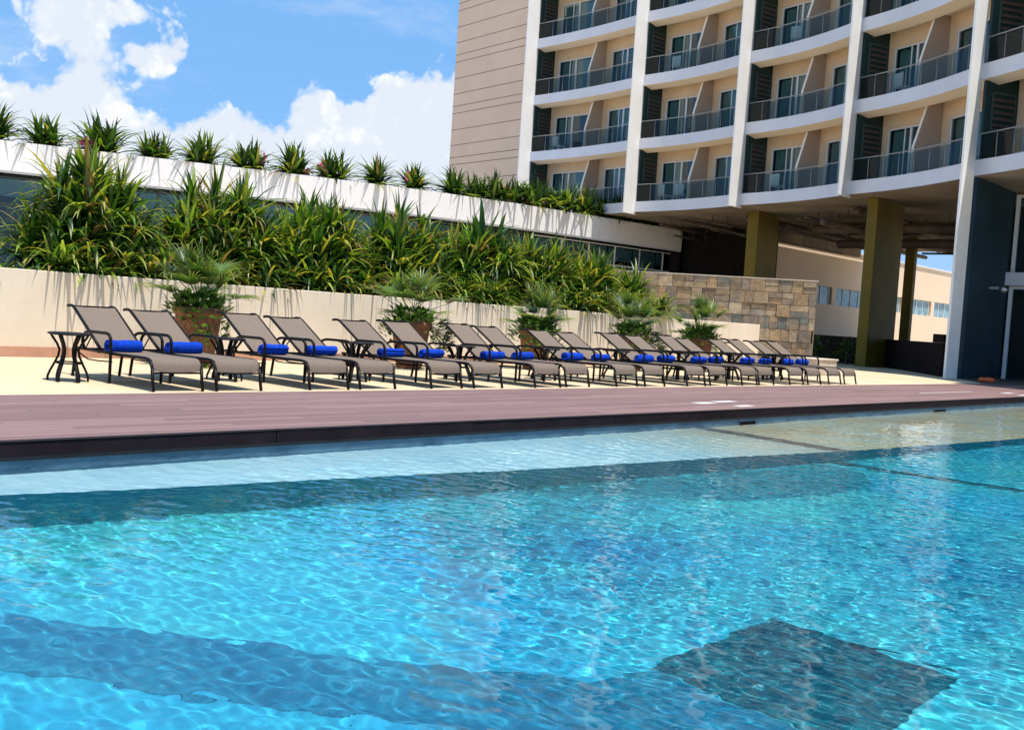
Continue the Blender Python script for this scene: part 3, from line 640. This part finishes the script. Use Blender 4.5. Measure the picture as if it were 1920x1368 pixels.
for k in range(90): leaf_strip(lf, (r.uniform(-.45, .4), r.uniform(-.15, .15), .005), (r.uniform(-1, 1), r.uniform(-1, 1), r.uniform(.3, 1)), r.uniform(.07, .14), r.uniform(.03, .05), 1., tuple(v * 1.3 for v in pick(r, .05, 0)), 3)
lf.build('foliage', M['leaf'], t)

# ------------------------------------------------------------------ terrace building with roof planter
PAR = [(-24, 53), (-2, 47.2), (8, 43.6), (15.45, 40.45), (20.67, 38.2), (25.8, 36.0), (30.9, 34.2), (35.5, 33.2), (40, 32.7), (44, 32.3), (48.04, 31.95)]
def offset(poly, d):
    out = []
    for i, p in enumerate(poly):
        a = Vector(poly[max(i - 1, 0)]); b = Vector(poly[min(i + 1, len(poly) - 1)]); tt = (b - a).normalized(); out.append((p[0] - tt.y * d, p[1] + tt.x * d))
    return out
def strip_solid(mb, outer, inner, z0, z1, col=None):
    n = len(outer); vs = [(x, y, z0) for x, y in outer] + [(x, y, z1) for x, y in outer] + [(x, y, z0) for x, y in inner] + [(x, y, z1) for x, y in inner]
    fs = []
    for i in range(n - 1):
        fs += [(i, i + 1, n + i + 1, n + i), (2 * n + i, 3 * n + i, 3 * n + i + 1, 2 * n + i + 1), (n + i, n + i + 1, 3 * n + i + 1, 3 * n + i), (i, 2 * n + i, 2 * n + i + 1, i + 1)]
    fs += [(0, n, 3 * n, 2 * n), (n - 1, 3 * n - 1, 4 * n - 1, 2 * n - 1)]
    return mb.add(vs, fs, col)
tb = thing('terrace_building', 'low glazed building with a white planted roof parapet behind the shrubs', 'building', (20, 40, 0)); OFF = Vector((-20, -40, 0))
def loc(mb, off=OFF): mb.v = [(x + off.x, y + off.y, z + off.z) for x, y, z in mb.v]; return mb
loc(strip_solid(MB(), PAR, offset(PAR, .25), 5.2, 6.3)).build('parapet', M['parapet'], tb)
loc(strip_solid(MB(), offset(PAR, .26), offset(PAR, 4.19), 5.3, 5.9)).build('roof_slab', M['fascia'], tb)
loc(strip_solid(MB(), offset(PAR, .255), offset(PAR, 1.9), 6.0, 6.32)).build('roof_soil', M['redsoil'], tb)
loc(strip_solid(MB(), offset(PAR, .02), offset(PAR, .18), 5.13, 5.195)).build('drip_trim', M['fascia'], tb)
G1 = offset(PAR, .7)
loc(strip_solid(MB(), offset(PAR, 4), offset(PAR, 4.2), 0, 5.29)).build('inner_wall', M['dark'], tb)
loc(strip_solid(MB(), G1, offset(PAR, 4), 2.55, 2.7)).build('mezzanine', M['dark'], tb)
def along(poly, s):
    for i in range(len(poly) - 1):
        a, b = Vector(poly[i]), Vector(poly[i + 1]); l = (b - a).length
        if s <= l or i == len(poly) - 2: return a + (b - a) * (s / l), (b - a).normalized()
        s -= l
tot = sum((Vector(G1[i + 1]) - Vector(G1[i])).length for i in range(len(G1) - 1))
mb = MB(); mb.box(48.0, 32.0, 0, 48.15, 36.5, 5.29); loc(mb).build('side_wall', M['dark'], tb)
s = 20.
while s < tot - .1:                                            # one glazed bay after another
    e_ = min(s + 1.95, tot); a, tt = along(G1, s); b, _ = along(G1, e_); nn = Vector((tt.y, -tt.x))
    fr = MB(); M2 = Matrix(((tt.x, nn.x, 0, a.x), (tt.y, nn.y, 0, a.y), (0, 0, 1, 0), (0, 0, 0, 1))); Lb = (b - a).length
    for bx in ((0, -.04, .1, .07, .05, 5.05 if s > 0 else 5), (.071, -.03, 5.0, Lb, .04, 5.05), (.071, -.03, 3.98, Lb, .04, 4.06), (.071, -.03, 2.6, Lb, .06, 2.78), (.071, -.03, 1.25, Lb, .04, 1.31)): fr.box(*bx, M=M2)
    w_ = loc(fr).build('window', M['wframe'] if a.x > 36 else M['gframe'], tb)
    if a.x <= 36:
        tr_ = MB(); tr_.box(.0, -.07, 3.98, Lb, -.041, 4.06, M=M2); tr_.box(.0, -.07, 2.6, Lb, -.041, 2.78, M=M2); loc(tr_).build('transom', M['wframe'], w_)
    pn = MB(); pn.box(.071, 0, .1, Lb, .012, 4.999, M=M2); loc(pn).build('pane', M['shop_glass'], w_)
    bl = MB(); bl.box(.1, -.5, 4.1 + .25 * math.sin(s * 1.7), Lb - .03, -.48, 5.0, M=M2); loc(bl).build('blind', M['white'], w_)
    s = e_
def roof_plant(x, y, size, n, label, seed, flower=False, kind='agave'):
    r = random.Random(seed); t = thing('roof_plant', label, 'plant', (x, y, 6.3), 0, 'spiky plants along the roof planter'); lf = MB(); fl = MB()
    heads = [(0, 0, .1)] + [(r.uniform(-.45, .45) * size, r.uniform(-.2, .2), .03) for _ in range(4)]
    for k in range(n):
        hx, hy, hz = heads[k % len(heads)]; b = r.uniform(0, 2 * PI); tilt = r.uniform(.12, 1.6)
        d = Vector((math.cos(b) * math.sin(tilt), math.sin(b) * math.sin(tilt), math.cos(tilt)))
        if d.y < 0: d.y *= .45
        leaf_strip(lf, (hx, hy, hz), d, r.uniform(.75, 1.2) * size, r.uniform(.10, .16) * size, r.uniform(.7, 2.2), tuple(v * .8 for v in pick(r, .03, .01)), 4, .35)
    for k in range(40): leaf_strip(lf, (r.uniform(-.6, .6) * size, r.uniform(-.3, .1), .0), (r.uniform(-1, 1), -r.uniform(.2, 1), r.uniform(-.2, .6)), r.uniform(.15, .35), .03, 1.5, r.choice([(.05, .08, .02), (.12, .05, .03), (.08, .12, .03)]), 3)
    lf.build('foliage', M['leaf'], t)
    if flower:
        for k in range(26):
            fx, fz = r.gauss(flower * .42, .11) * size, r.gauss(.42, .10) * size * (1 if seed % 2 else .5)
            fl.tube([(flower * .42 * size, -.04, 0), (fx * .9 + flower * .04, -.05, fz - .10), (fx, -.05, fz - .03), (fx, -.05, fz + .03)], [.006, .006, .028, .05], 5)
        fl.build('flowers', M['flower'], t)
RP = [(15.3, 40.75, 1.25, 0), (17.2, 39.95, 1.2, 0), (18.95, 39.15, 1.25, -1), (20.75, 38.4, 1.0, 1), (22.45, 37.6, 1.2, 0), (24.2, 36.85, 1.0, 1), (25.85, 36.15, 1.08, 1), (27.4, 35.6, 1.15, -1), (29.3, 34.95, 1.2, 0), (31.1, 34.35, 1.05, -1), (32.8, 33.95, 1.15, 0),
      (35.2, 33.5, 1.05, 1), (37.6, 33.15, 1.15, -1), (39.6, 32.95, 1.25, 0), (42.3, 32.75, 1.1, 0), (45.2, 32.5, 1.1, 0), (34.0, 33.7, .95, 0), (36.4, 33.3, 1., 0), (38.6, 33.05, 1., -1), (40.9, 32.85, 1.1, 0), (43.8, 32.6, 1.1, 0)]
RN = ['cut by the left edge of the photo', 'second from the left edge, round and full', 'third from the left edge with reddish stalks', 'fourth from the left edge with a pink flower head', 'fifth from the left edge, wide one', 'sixth from the left edge, small one', 'seventh from the left edge with pink blooms at its right', 'eighth from the left edge', 'ninth from the left edge, standing apart', 'last one seen fully against the sky', 'in front of the beige hotel wall', 'second right of the hotel wall corner', 'below the first white hotel fin', 'hiding the lowest balcony of the first bay', 'dark one left of the second white fin', 'darkest one in the hotel shade at the right end', 'directly right of the beige wall corner', 'left of the first white hotel fin', 'just right of the first white hotel fin', 'between the lowest balcony and the second white fin', 'hanging under the hotel slab by the second white fin']
for i, (x, y, s_, f_) in enumerate(RP): roof_plant(x, y + (.5 if x < 33 else .25), s_ * random.Random(i).uniform(1.02, 1.28) * (1. if x < 33 else 1.08), 130 if x < 33 else 105, 'spiky rooftop plant ' + RN[i], 500 + i, f_)

# ------------------------------------------------------------------ hotel
HOFF = Vector((-45, -25, 0))
ht = thing('hotel_building', 'curved white and cream hotel block with glass balconies on olive columns', 'hotel', (45, 25, 0))
def hb(mb, name, m, parent=None, bevel=0): return loc(mb, HOFF).build(name, m, parent or ht, bevel)
CY = [38.9, 35, 31.3, 27.5, 24, 21, 18, 15, 12.4, 10, 7.5, 5, 2.5]; CX = [42.6, 42.1, 41.5, 40.8, 40.05, 39.1, 37.8, 36.25, 34.7, 33.0, 30.9, 28.5, 25.8]
def cx(y): return float(np.interp(y, CY[::-1], CX[::-1]))
_ys = np.array(CY[::-1]); _xs = np.array(CX[::-1]); _p = np.polyfit(_ys, _xs, 4)
FY = [38.6, 30.45, 23.75, 17.75, 12.05, 6.9]
def cx(y):                                                     # each bay bows inwards a little between its fins
    s_ = 0.
    for k in range(5):
        if FY[k + 1] < y < FY[k]: t_ = (FY[k] - y) / (FY[k] - FY[k + 1]); s_ = .24 * 4 * t_ * (1 - t_)
    return float(np.polyval(_p, y)) + s_
def cpt(y, d=0.):
    x = cx(y); dx = cx(y + .05) - cx(y - .05); tt = Vector((dx, .1)).normalized(); nn = Vector((tt.y, -tt.x)); return Vector((x + nn.x * d, y + nn.y * d)), tt, nn
FY = [38.6, 30.45, 23.75, 17.75, 12.05, 6.9]
ysamp = []
for k in range(5): ysamp += list(np.linspace(FY[k], FY[k + 1], 17)[:-1])
ysamp.append(FY[5])
Z0 = 6.5; FH = 3.05; NL = 4; LV = [4, 4, 4, 3, 2]  # upper storeys left off the right-hand bays, unseen, so sun reaches the fins
outl = [tuple(cpt(y, 0)[0]) for y in ysamp]; DP = 1.35
in1 = [tuple(cpt(y, .16)[0]) for y in ysamp]; in2 = [tuple(cpt(y, .55)[0]) for y in ysamp]; bk_ = [tuple(cpt(y, 9.0)[0]) for y in ysamp]
FO_, FI1, FI2, FB = outl, in1, in2, bk_
for j in range(NL + 1):
    nb = sum(1 for v in LV if v >= j) * 16 + 1; o1, i1_, i2_, b1 = FO_[:nb], FI1[:nb], FI2[:nb], FB[:nb]
    z = Z0 + FH * j; mb = MB(); n = nb
    rings = [[(x, y, z) for x, y in o1], [(x, y, z + .5) for x, y in o1], [(x, y, z + .5) for x, y in i1_], [(x, y, z + .42) for x, y in i1_], [(x, y, z + .42) for x, y in b1]]
    vs = [p for rg in rings for p in rg]; fs = []
    for a in range(4):
        for i in range(n - 1): fs.append((a * n + i, a * n + i + 1, (a + 1) * n + i + 1, (a + 1) * n + i))
    mb.add(vs, fs); s_ = hb(mb, 'floor_slab', M['fascia'])
    if j:
        mb = MB(); rings = [[(x, y, z - .001) for x, y in o1], [(x, y, z - .12) for x, y in i2_], [(x, y, z + .12) for x, y in i2_], [(x, y, z + .12) for x, y in b1]]
        vs = [p for rg in rings for p in rg]; fs = []
        for a in range(3):
            for i in range(n - 1): fs.append((a * n + i, (a + 1) * n + i, (a + 1) * n + i + 1, a * n + i + 1))
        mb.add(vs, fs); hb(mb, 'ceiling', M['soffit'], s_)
# undercroft soffit
FOOT = outl + [(38, 4.5), (62.6, 4.5), (62.6, 27.8), (50, 27.8), (50, 45.8), (43.6, 45.8)]
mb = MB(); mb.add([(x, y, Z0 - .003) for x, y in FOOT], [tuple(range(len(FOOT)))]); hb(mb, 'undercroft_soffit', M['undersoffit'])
for k in range(5):
    ys_ = np.linspace(FY[k], FY[k + 1], 5); xe = 62.6 if k >= 2 else 50.
    mb = MB(); mb.prism([tuple(cpt(y, 3.2)[0]) for y in ys_] + [(xe, FY[k + 1]), (xe, FY[k])], Z0 + .01 + k * .002, Z0 + FH * LV[k] + .40); hb(mb, 'core', M['dark'])
# fins
for k, y in enumerate(FY):
    p, tt, nn = cpt(y); p = Vector((p.x - (.22 if k == 4 else 0), p.y)); mb = MB(); zb = 0 if k >= 4 else Z0 - .12
    mb.box(p.x - .85, y - .04, zb, p.x + .16, y + .04, Z0 + FH * max(LV[max(k - 1, 0)], LV[min(k, 4)]) + .9); hb(mb, 'fin', M['fin'], None, .01)
# party walls with louvres, partitions, rooms
rr = random.Random(8)
for k in range(5):
    yl, yr = FY[k], FY[k + 1]
    for j in range(NL):
        zf = Z0 + FH * j + .421; zc = Z0 + FH * (j + 1) + .12
        if j >= LV[k]: continue
        p, tq, nq = cpt(yl - .02); pw = MB(); P3 = lambda d, h, o: (p.x + nq.x * d - tq.x * o, p.y + nq.y * d - tq.y * o, h)
        pr = [(.10, zf - .42), (DP + .1, zf - .42), (DP + .1, zc), (.56, zc), (.56, zc - .25), (.10, zc - .10)]
        pw.add([P3(d, h, .10) for d, h in pr] + [P3(d, h, -.03) for d, h in pr], [(0, 1, 2, 3, 4, 5), (11, 10, 9, 8, 7, 6), (0, 5, 11, 6), (1, 7, 8, 2), (0, 6, 7, 1)])
        wl = hb(pw, 'party_wall', M['green']); lf = MB(); x0 = .34; x1 = DP - .08
        ML = Matrix(((nq.x, -tq.x, 0, p.x), (nq.y, -tq.y, 0, p.y), (0, 0, 1, 0), (0, 0, 0, 1)))
        for q_ in range(5): lf.box(x0 + .06, .105, zf + 1.18 + q_ * .2, x1 - .06, .15, zf + 1.18 + q_ * .2 + .09, M=ML)
        lv = hb(lf, 'louver', M['louver'], wl)
        lb = MB()
        for bx in ((x0, zf + 1.05, x1, zf + 1.11), (x0, zf + 2.2, x1, zf + 2.26), (x0, zf + 1.111, x0 + .055, zf + 2.199), (x1 - .055, zf + 1.111, x1, zf + 2.199)): lb.box(bx[0], .101, bx[1], bx[2], .14, bx[3], M=ML)
        hb(lb, 'louver_frame', M['louver_frame'], wl)
        # partition in the middle of the bay
        ym = (yl + yr) / 2 + .25; pm, tm, nm = cpt(ym); D = MB()
        prof = [(.20, zf), (.20, zf + 1.05), (.72, zc), (DP + .05, zc), (DP + .05, zf)]; hw = .06
        vs = [(pm.x + nm.x * d - tm.x * hw, pm.y + nm.y * d - tm.y * hw, z) for d, z in prof] + [(pm.x + nm.x * d + tm.x * hw, pm.y + nm.y * d + tm.y * hw, z) for d, z in prof]
        D.add(vs, [(4, 3, 2, 1, 0), (5, 6, 7, 8, 9), (2, 3, 8, 7), (3, 4, 9, 8)]); dv = hb(D, 'partition', M['divider'])
        E_ = MB(); E_.add([vs[0], vs[1], vs[2], vs[5], vs[6], vs[7]], [(0, 1, 4, 3), (1, 2, 5, 4)]); hb(E_, 'edge', M['edge'], dv)
        # rear wall with two openings
        for (ya, yb) in ((yl - .1, ym), (ym, yr)):
            a = cpt(ya, DP)[0]; b = cpt(yb, DP)[0]; tt = (b - a).normalized(); Lr = (b - a).length; ni = Vector((tt.y, -tt.x)); ni = ni if ni.x > 0 else -ni
            M2 = Matrix(((tt.x, ni.x, 0, a.x), (tt.y, ni.y, 0, a.y), (0, 0, 1, 0), (0, 0, 0, 1)))
            d0, d1 = (.42, min(3.0, Lr - .3)) if ya > ym else (.5, min(2.9, Lr - .3)); dh = 2.15; W_ = MB()
            W_.box(0, 0, zf, d0, .15, zc, M=M2); W_.box(d1, 0, zf, Lr, .15, zc, M=M2); W_.box(d0, 0, zf + dh, d1, .15, zc, M=M2)
            hb(W_, 'room_wall', M['room_wall'])
            F_ = MB(); dm = (d0 + d1) / 2
            for bx in ((d0, .03, zf, d0 + .06, .12, zf + dh), (d1 - .06, .03, zf, d1, .12, zf + dh), (d0 + .061, .03, zf + dh - .06, d1 - .061, .12, zf + dh), (dm - .05, .02, zf, dm + .05, .11, zf + dh - .061), (d0 + .061, .03, zf, dm - .051, .1, zf + .07), (d0 + .8, .04, zf + .071, d0 + .85, .1, zf + dh - .061)): F_.box(*bx, M=M2)
            sd = hb(F_, 'sliding_door', M['wframe']); g_ = MB(); g_.box(d0 + .061, .06, zf + .071, d1 - .061, .07, zf + dh - .061, M=M2); hb(g_, 'pane', M['door_glass'], sd)
            cu = MB(); w0, w1 = (d0 + .08, dm - .05) if rr.random() < .12 else (d0 + .08, d1 - .08)
            if rr.random() < .2: w1 = w0 + .9
            nn_ = 28; vs = []
            for q_ in range(nn_ + 1):
                u = w0 + (w1 - w0) * q_ / nn_; dd = .22 + .035 * math.sin(q_ * 1.5); P = M2 @ Vector((u, dd, 0)); vs += [(P.x, P.y, zf + .04), (P.x, P.y, zf + dh - .08)]
            cu.add(vs, [(2 * q_, 2 * q_ + 2, 2 * q_ + 3, 2 * q_ + 1) for q_ in range(nn_)], None, True); hb(cu, 'curtain', M['curtain'], sd)
        # railing
        yy = np.linspace(yl - .06, yr + .06, 9); pts = [cpt(y, .07)[0] for y in yy]; R_ = MB(); zt = zf + .08
        R_.tube([(p.x, p.y, zt + .83) for p in pts], .024, 6)
        for p_ in pts: R_.tube([(p_.x, p_.y, zt), (p_.x, p_.y, zt + .83)], .014, 5)
        ra = hb(R_, 'railing', M['rail']); G_ = MB()
        for a, b in zip(pts[:-1], pts[1:]):
            u = (b - a).normalized() * .03; G_.quad((a.x + u.x, a.y + u.y, zt + .04), (b.x - u.x, b.y - u.y, zt + .04), (b.x - u.x, b.y - u.y, zt + .76), (a.x + u.x, a.y + u.y, zt + .76))
        hb(G_, 'glass', M['rail_glass'], ra)
def balcony_chair(y, j, lab, rz):
    p_ = cpt(y, .75)[0]; t = thing('balcony_chair', lab, 'chair', (p_.x, p_.y, Z0 + FH * j + .422), rz, 'white chairs on the hotel balconies')
    MB().box(-.25, -.25, .38, .25, .25, .43).build('seat', M['white'], t); MB().box(-.25, .22, .44, .25, .26, .9).build('backrest', M['white'], t)
    for a_ in (-.22, .22):
        for b_ in (-.21, .21): MB().tube([(a_, b_, 0), (a_, b_, .38)], .02, 6).build('leg', M['white'], t)
for (y, j, lab, rz) in ((29.2, 0, 'white chair on the lowest balcony right of the second white fin, left one', 1.2), (28.3, 0, 'white chair on the lowest balcony right of the second white fin, right one', 1.8), (22.4, 0, 'white chair on the lowest balcony right of the third white fin', 1.4),
        (37.2, 1, 'white chair on the second balcony up beside the beige end wall', 1.3), (28.9, 2, 'white chair on the third balcony up right of the second white fin', 1.5), (16.3, 1, 'white chair on the second balcony up right of the fourth white fin', 1.0), (21.9, 2, 'white chair on the third balcony up right of the third white fin', 1.6)): balcony_chair(y, j, lab, rz)
# end wall
ew = MB(); ew.prism([(42.45, 38.72), (43.5, 45.9), (50, 45.9), (50, 38.72)], 0, 20.4); e1 = hb(ew, 'end_wall', M['beige'])
jm = MB(); a = Vector((42.45, 38.72, 0)); b = Vector((43.5, 45.9, 0)); tt = (b - a).normalized(); n_ = Vector((-tt.y, tt.x, 0))
for j in range(-1, 7):
    for f_ in (0, .14, .38, .68):
        z = Z0 + FH * (j + f_) + .25
        if z < 1 or z > 20.2: continue
        p0 = a + n_ * .006; p1 = b + n_ * .006; jm.add([(p0.x, p0.y, z), (p1.x, p1.y, z), (p1.x, p1.y, z + .035), (p0.x, p0.y, z + .035)], [(0, 1, 2, 3)])
hb(jm, 'wall_joints', M['joint'], e1)
# undercroft: columns, core wall, pipes
for (x, y, a_, b_) in ((42.0, 23.92, .55, 1.9), (38.75, 17.0, .42, 2.55), (54.0, 21.5, .5, .35)):
    mb = MB(); mb.box(x, y, 0, x + b_, y + a_ * 1.0, Z0 - .01); hb(mb, 'column', M['olive'], None, .015)
mb = MB(); mb.box(48.5, 27.2, 0, 50, 44, Z0 - .02); mb.box(46.5, 33.6, 0, 48.49, 44, Z0 - .02); hb(mb, 'core_wall', M['dark'])
hb(MB().box(50.1, 27.5, 5.98, 60.8, 27.8, Z0 - .005), 'edge_beam', M['undersoffit'])
rp = random.Random(21); pc = 0
for k in range(15):
    y = 18.2 + k * .9 + rp.uniform(-.4, .4); x0 = cx(min(y, 38)) + rp.uniform(1.0, 4); x1 = min(50 if y > 26 else 62, x0 + rp.uniform(6, 18)); z = Z0 - rp.uniform(.2, .95); rad = rp.choice([.05, .07, .11, .16])
    mb = MB(); mb.tube([(x0, y, z), (x0 + 2, y + rp.uniform(-.3, .3), z), (x1, y + rp.uniform(-.6, .6), z - rp.uniform(0, .1))], rad, 8)
    for q_ in range(4): xx = x0 + (x1 - x0) * (q_ + .5) / 4; mb.tube([(xx, y, z), (xx, y, Z0 - .01)], .02, 5)
    hb(mb, 'pipe', M['pipe'])
for k in range(12):
    x = 44 + k * 1.5 + rp.uniform(-.4, .4); y0 = rp.uniform(11, 15); y1 = min(25.5, y0 + rp.uniform(5, 11)); z = Z0 - rp.uniform(.2, 1.2); rad = rp.choice([.05, .06, .09, .2])
    mb = MB(); mb.tube([(x, y0, z), (x + rp.uniform(-.4, .4), (y0 + y1) / 2, z), (x, y1, z)], rad, 8)
    for q_ in range(4): yy_ = y0 + (y1 - y0) * (q_ + .5) / 4; mb.tube([(x, yy_, z), (x, yy_, Z0 - .01)], .02, 5)
    hb(mb, 'pipe', M['pipe'])
# teal ground floor wall right of the last fin and entrance
mb = MB(); mb.box(cpt(12.05)[0].x + .19, 11.97, 0, 38.5, 12.3, Z0 - .005); hb(mb, 'teal_wall', M['navy'])
wl = MB(); wl.box(36.5, 11.6, 3.02, 36.9, 11.95, 3.10); wl.tube([(36.45, 11.55, 3.05), (36.15, 11.35, 2.98)], [.07, .1], 10); hb(wl, 'wall_lamp', M['metal'])
mb = MB(); mb.box(38.1, 3, 3.25, 41, 11.96, 3.7); hb(mb, 'mezzanine_slab', M['fascia'])
for (z0, z1) in ((0, 3.24), (3.72, 6.4)):
    y = 11.9
    while y > 4:
        fm = MB()
        for bx in ((38.4, y - .12, z0, 38.52, y, z1), (38.4, y - 1.8, z1 - .1, 38.52, y - .121, z1)): fm.box(*bx)
        e_ = hb(fm, 'entrance_frame', M['wframe']); gm = MB(); gm.box(38.44, y - 1.799, z0, 38.46, y - .121, z1 - .101); hb(gm, 'pane', M['door_glass'], e_); y -= 1.8
mb = MB(); mb.box(42, 2, 0, 42.2, 14.4, 6.45); hb(mb, 'lobby_wall', M['dark'])
# floor sheet coloured dark to paint in the shade under the building, low wall, hedge
fl = [(31.95, 10.35), (32.0, 9.7)] + [(63, 9.7), (63, 27.5), (46, 27.5), (43.6, 24), (42.4, 20.5), (40.6, 17.0), (37.6, 14.3), (34.9, 12.3), (33.0, 11.0)]
mb = MB(); mb.add([(x, y, .008) for x, y in fl], [tuple(range(len(fl)))]); structure('undercroft_shade_floor', mb, M['shade_floor'])
LWP = [(34.95, 12.75), (37.6, 14.6), (40.5, 16.95), (42.2, 19.6), (42.9, 22.2), (43.6, 26), (45, 30)]
lw = thing('low_wall', 'low dark wall running under the hotel between the columns', 'wall', (40, 18, 0)); loc(strip_solid(MB(), LWP, offset(LWP, -.25), 0, 1.12), Vector((-40, -18, 0))).build('wall', M['dkwall'], lw)
loc(MB().box(35.0, 12.75, 1.121, 35.5, 13.1, 1.40), Vector((-40, -18, 0))).build('pier', M['dkwall'], lw)
r = random.Random(9)
for i, (x, y) in enumerate(((40.2, 19.8), (40.1, 18.4))):
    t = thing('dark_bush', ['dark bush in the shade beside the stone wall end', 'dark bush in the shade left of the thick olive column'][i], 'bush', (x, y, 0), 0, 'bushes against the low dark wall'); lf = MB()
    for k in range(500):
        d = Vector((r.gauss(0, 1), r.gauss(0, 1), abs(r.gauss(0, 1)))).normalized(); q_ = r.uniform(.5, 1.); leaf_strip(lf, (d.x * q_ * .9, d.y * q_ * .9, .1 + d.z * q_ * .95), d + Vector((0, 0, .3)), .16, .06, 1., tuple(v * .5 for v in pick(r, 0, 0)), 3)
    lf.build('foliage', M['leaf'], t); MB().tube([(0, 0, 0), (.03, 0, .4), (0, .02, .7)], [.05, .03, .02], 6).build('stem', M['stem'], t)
t = thing('orange_float', 'orange float lying on the ground at the foot of the teal wall', 'pool float', (33.5, 10.75, 0)); 
MB().tube([(-.45 + .9 * k / 12, .12 * math.sin(k * .8), .07) for k in range(13)], [.03] + [.075] * 11 + [.03], 10).build('body', M['orange'], t)
MB().tube([(.1 + .5 * k / 8, .2 - .1 * math.sin(k * .5), .045) for k in range(9)], [.02] + [.045] * 7 + [.02], 8).build('strap', M['orange'], t)
# far building beyond the undercroft
FX = 51.
fb = thing('far_building', 'plain cream building with a band of windows seen under the hotel', 'building', (70, 28, 0)); FO = Vector((-70, -28, 0))
mb = MB()
for bx in ((FX, 28, 0, 95, 36, 2.95), (FX, 28, 3.98, 95, 36, 6.2)): mb.box(*bx)
mb.box(FX, 28, 2.951, 53.2, 36, 3.979)
xx = 53.2
wins = []
while xx < 94:
    mb.box(xx, 28, 2.951, xx + .55, 36, 3.979); wins.append((xx + .551, min(xx + 5.2, 94.9))); xx += 5.2
mb.box(53.6, 29, 2.951, 94.6, 29.2, 3.979)
loc(mb, FO).build('wall', M['far'], fb)
for (a, b) in wins:
    fm = MB(); k = a
    while k < b: fm.box(k, 28.1, 2.952, k + .07, 28.2, 3.978); k += 1.1
    w_ = loc(fm, FO).build('window', M['wframe'], fb); g_ = MB(); g_.box(a, 28.14, 2.952, b, 28.16, 3.978); loc(g_, FO).build('pane', M['far_glass'], w_)
MB().box(-18.9, -.08, 6.201, 25, 8, 6.32).build('roof', M['fascia'], fb)
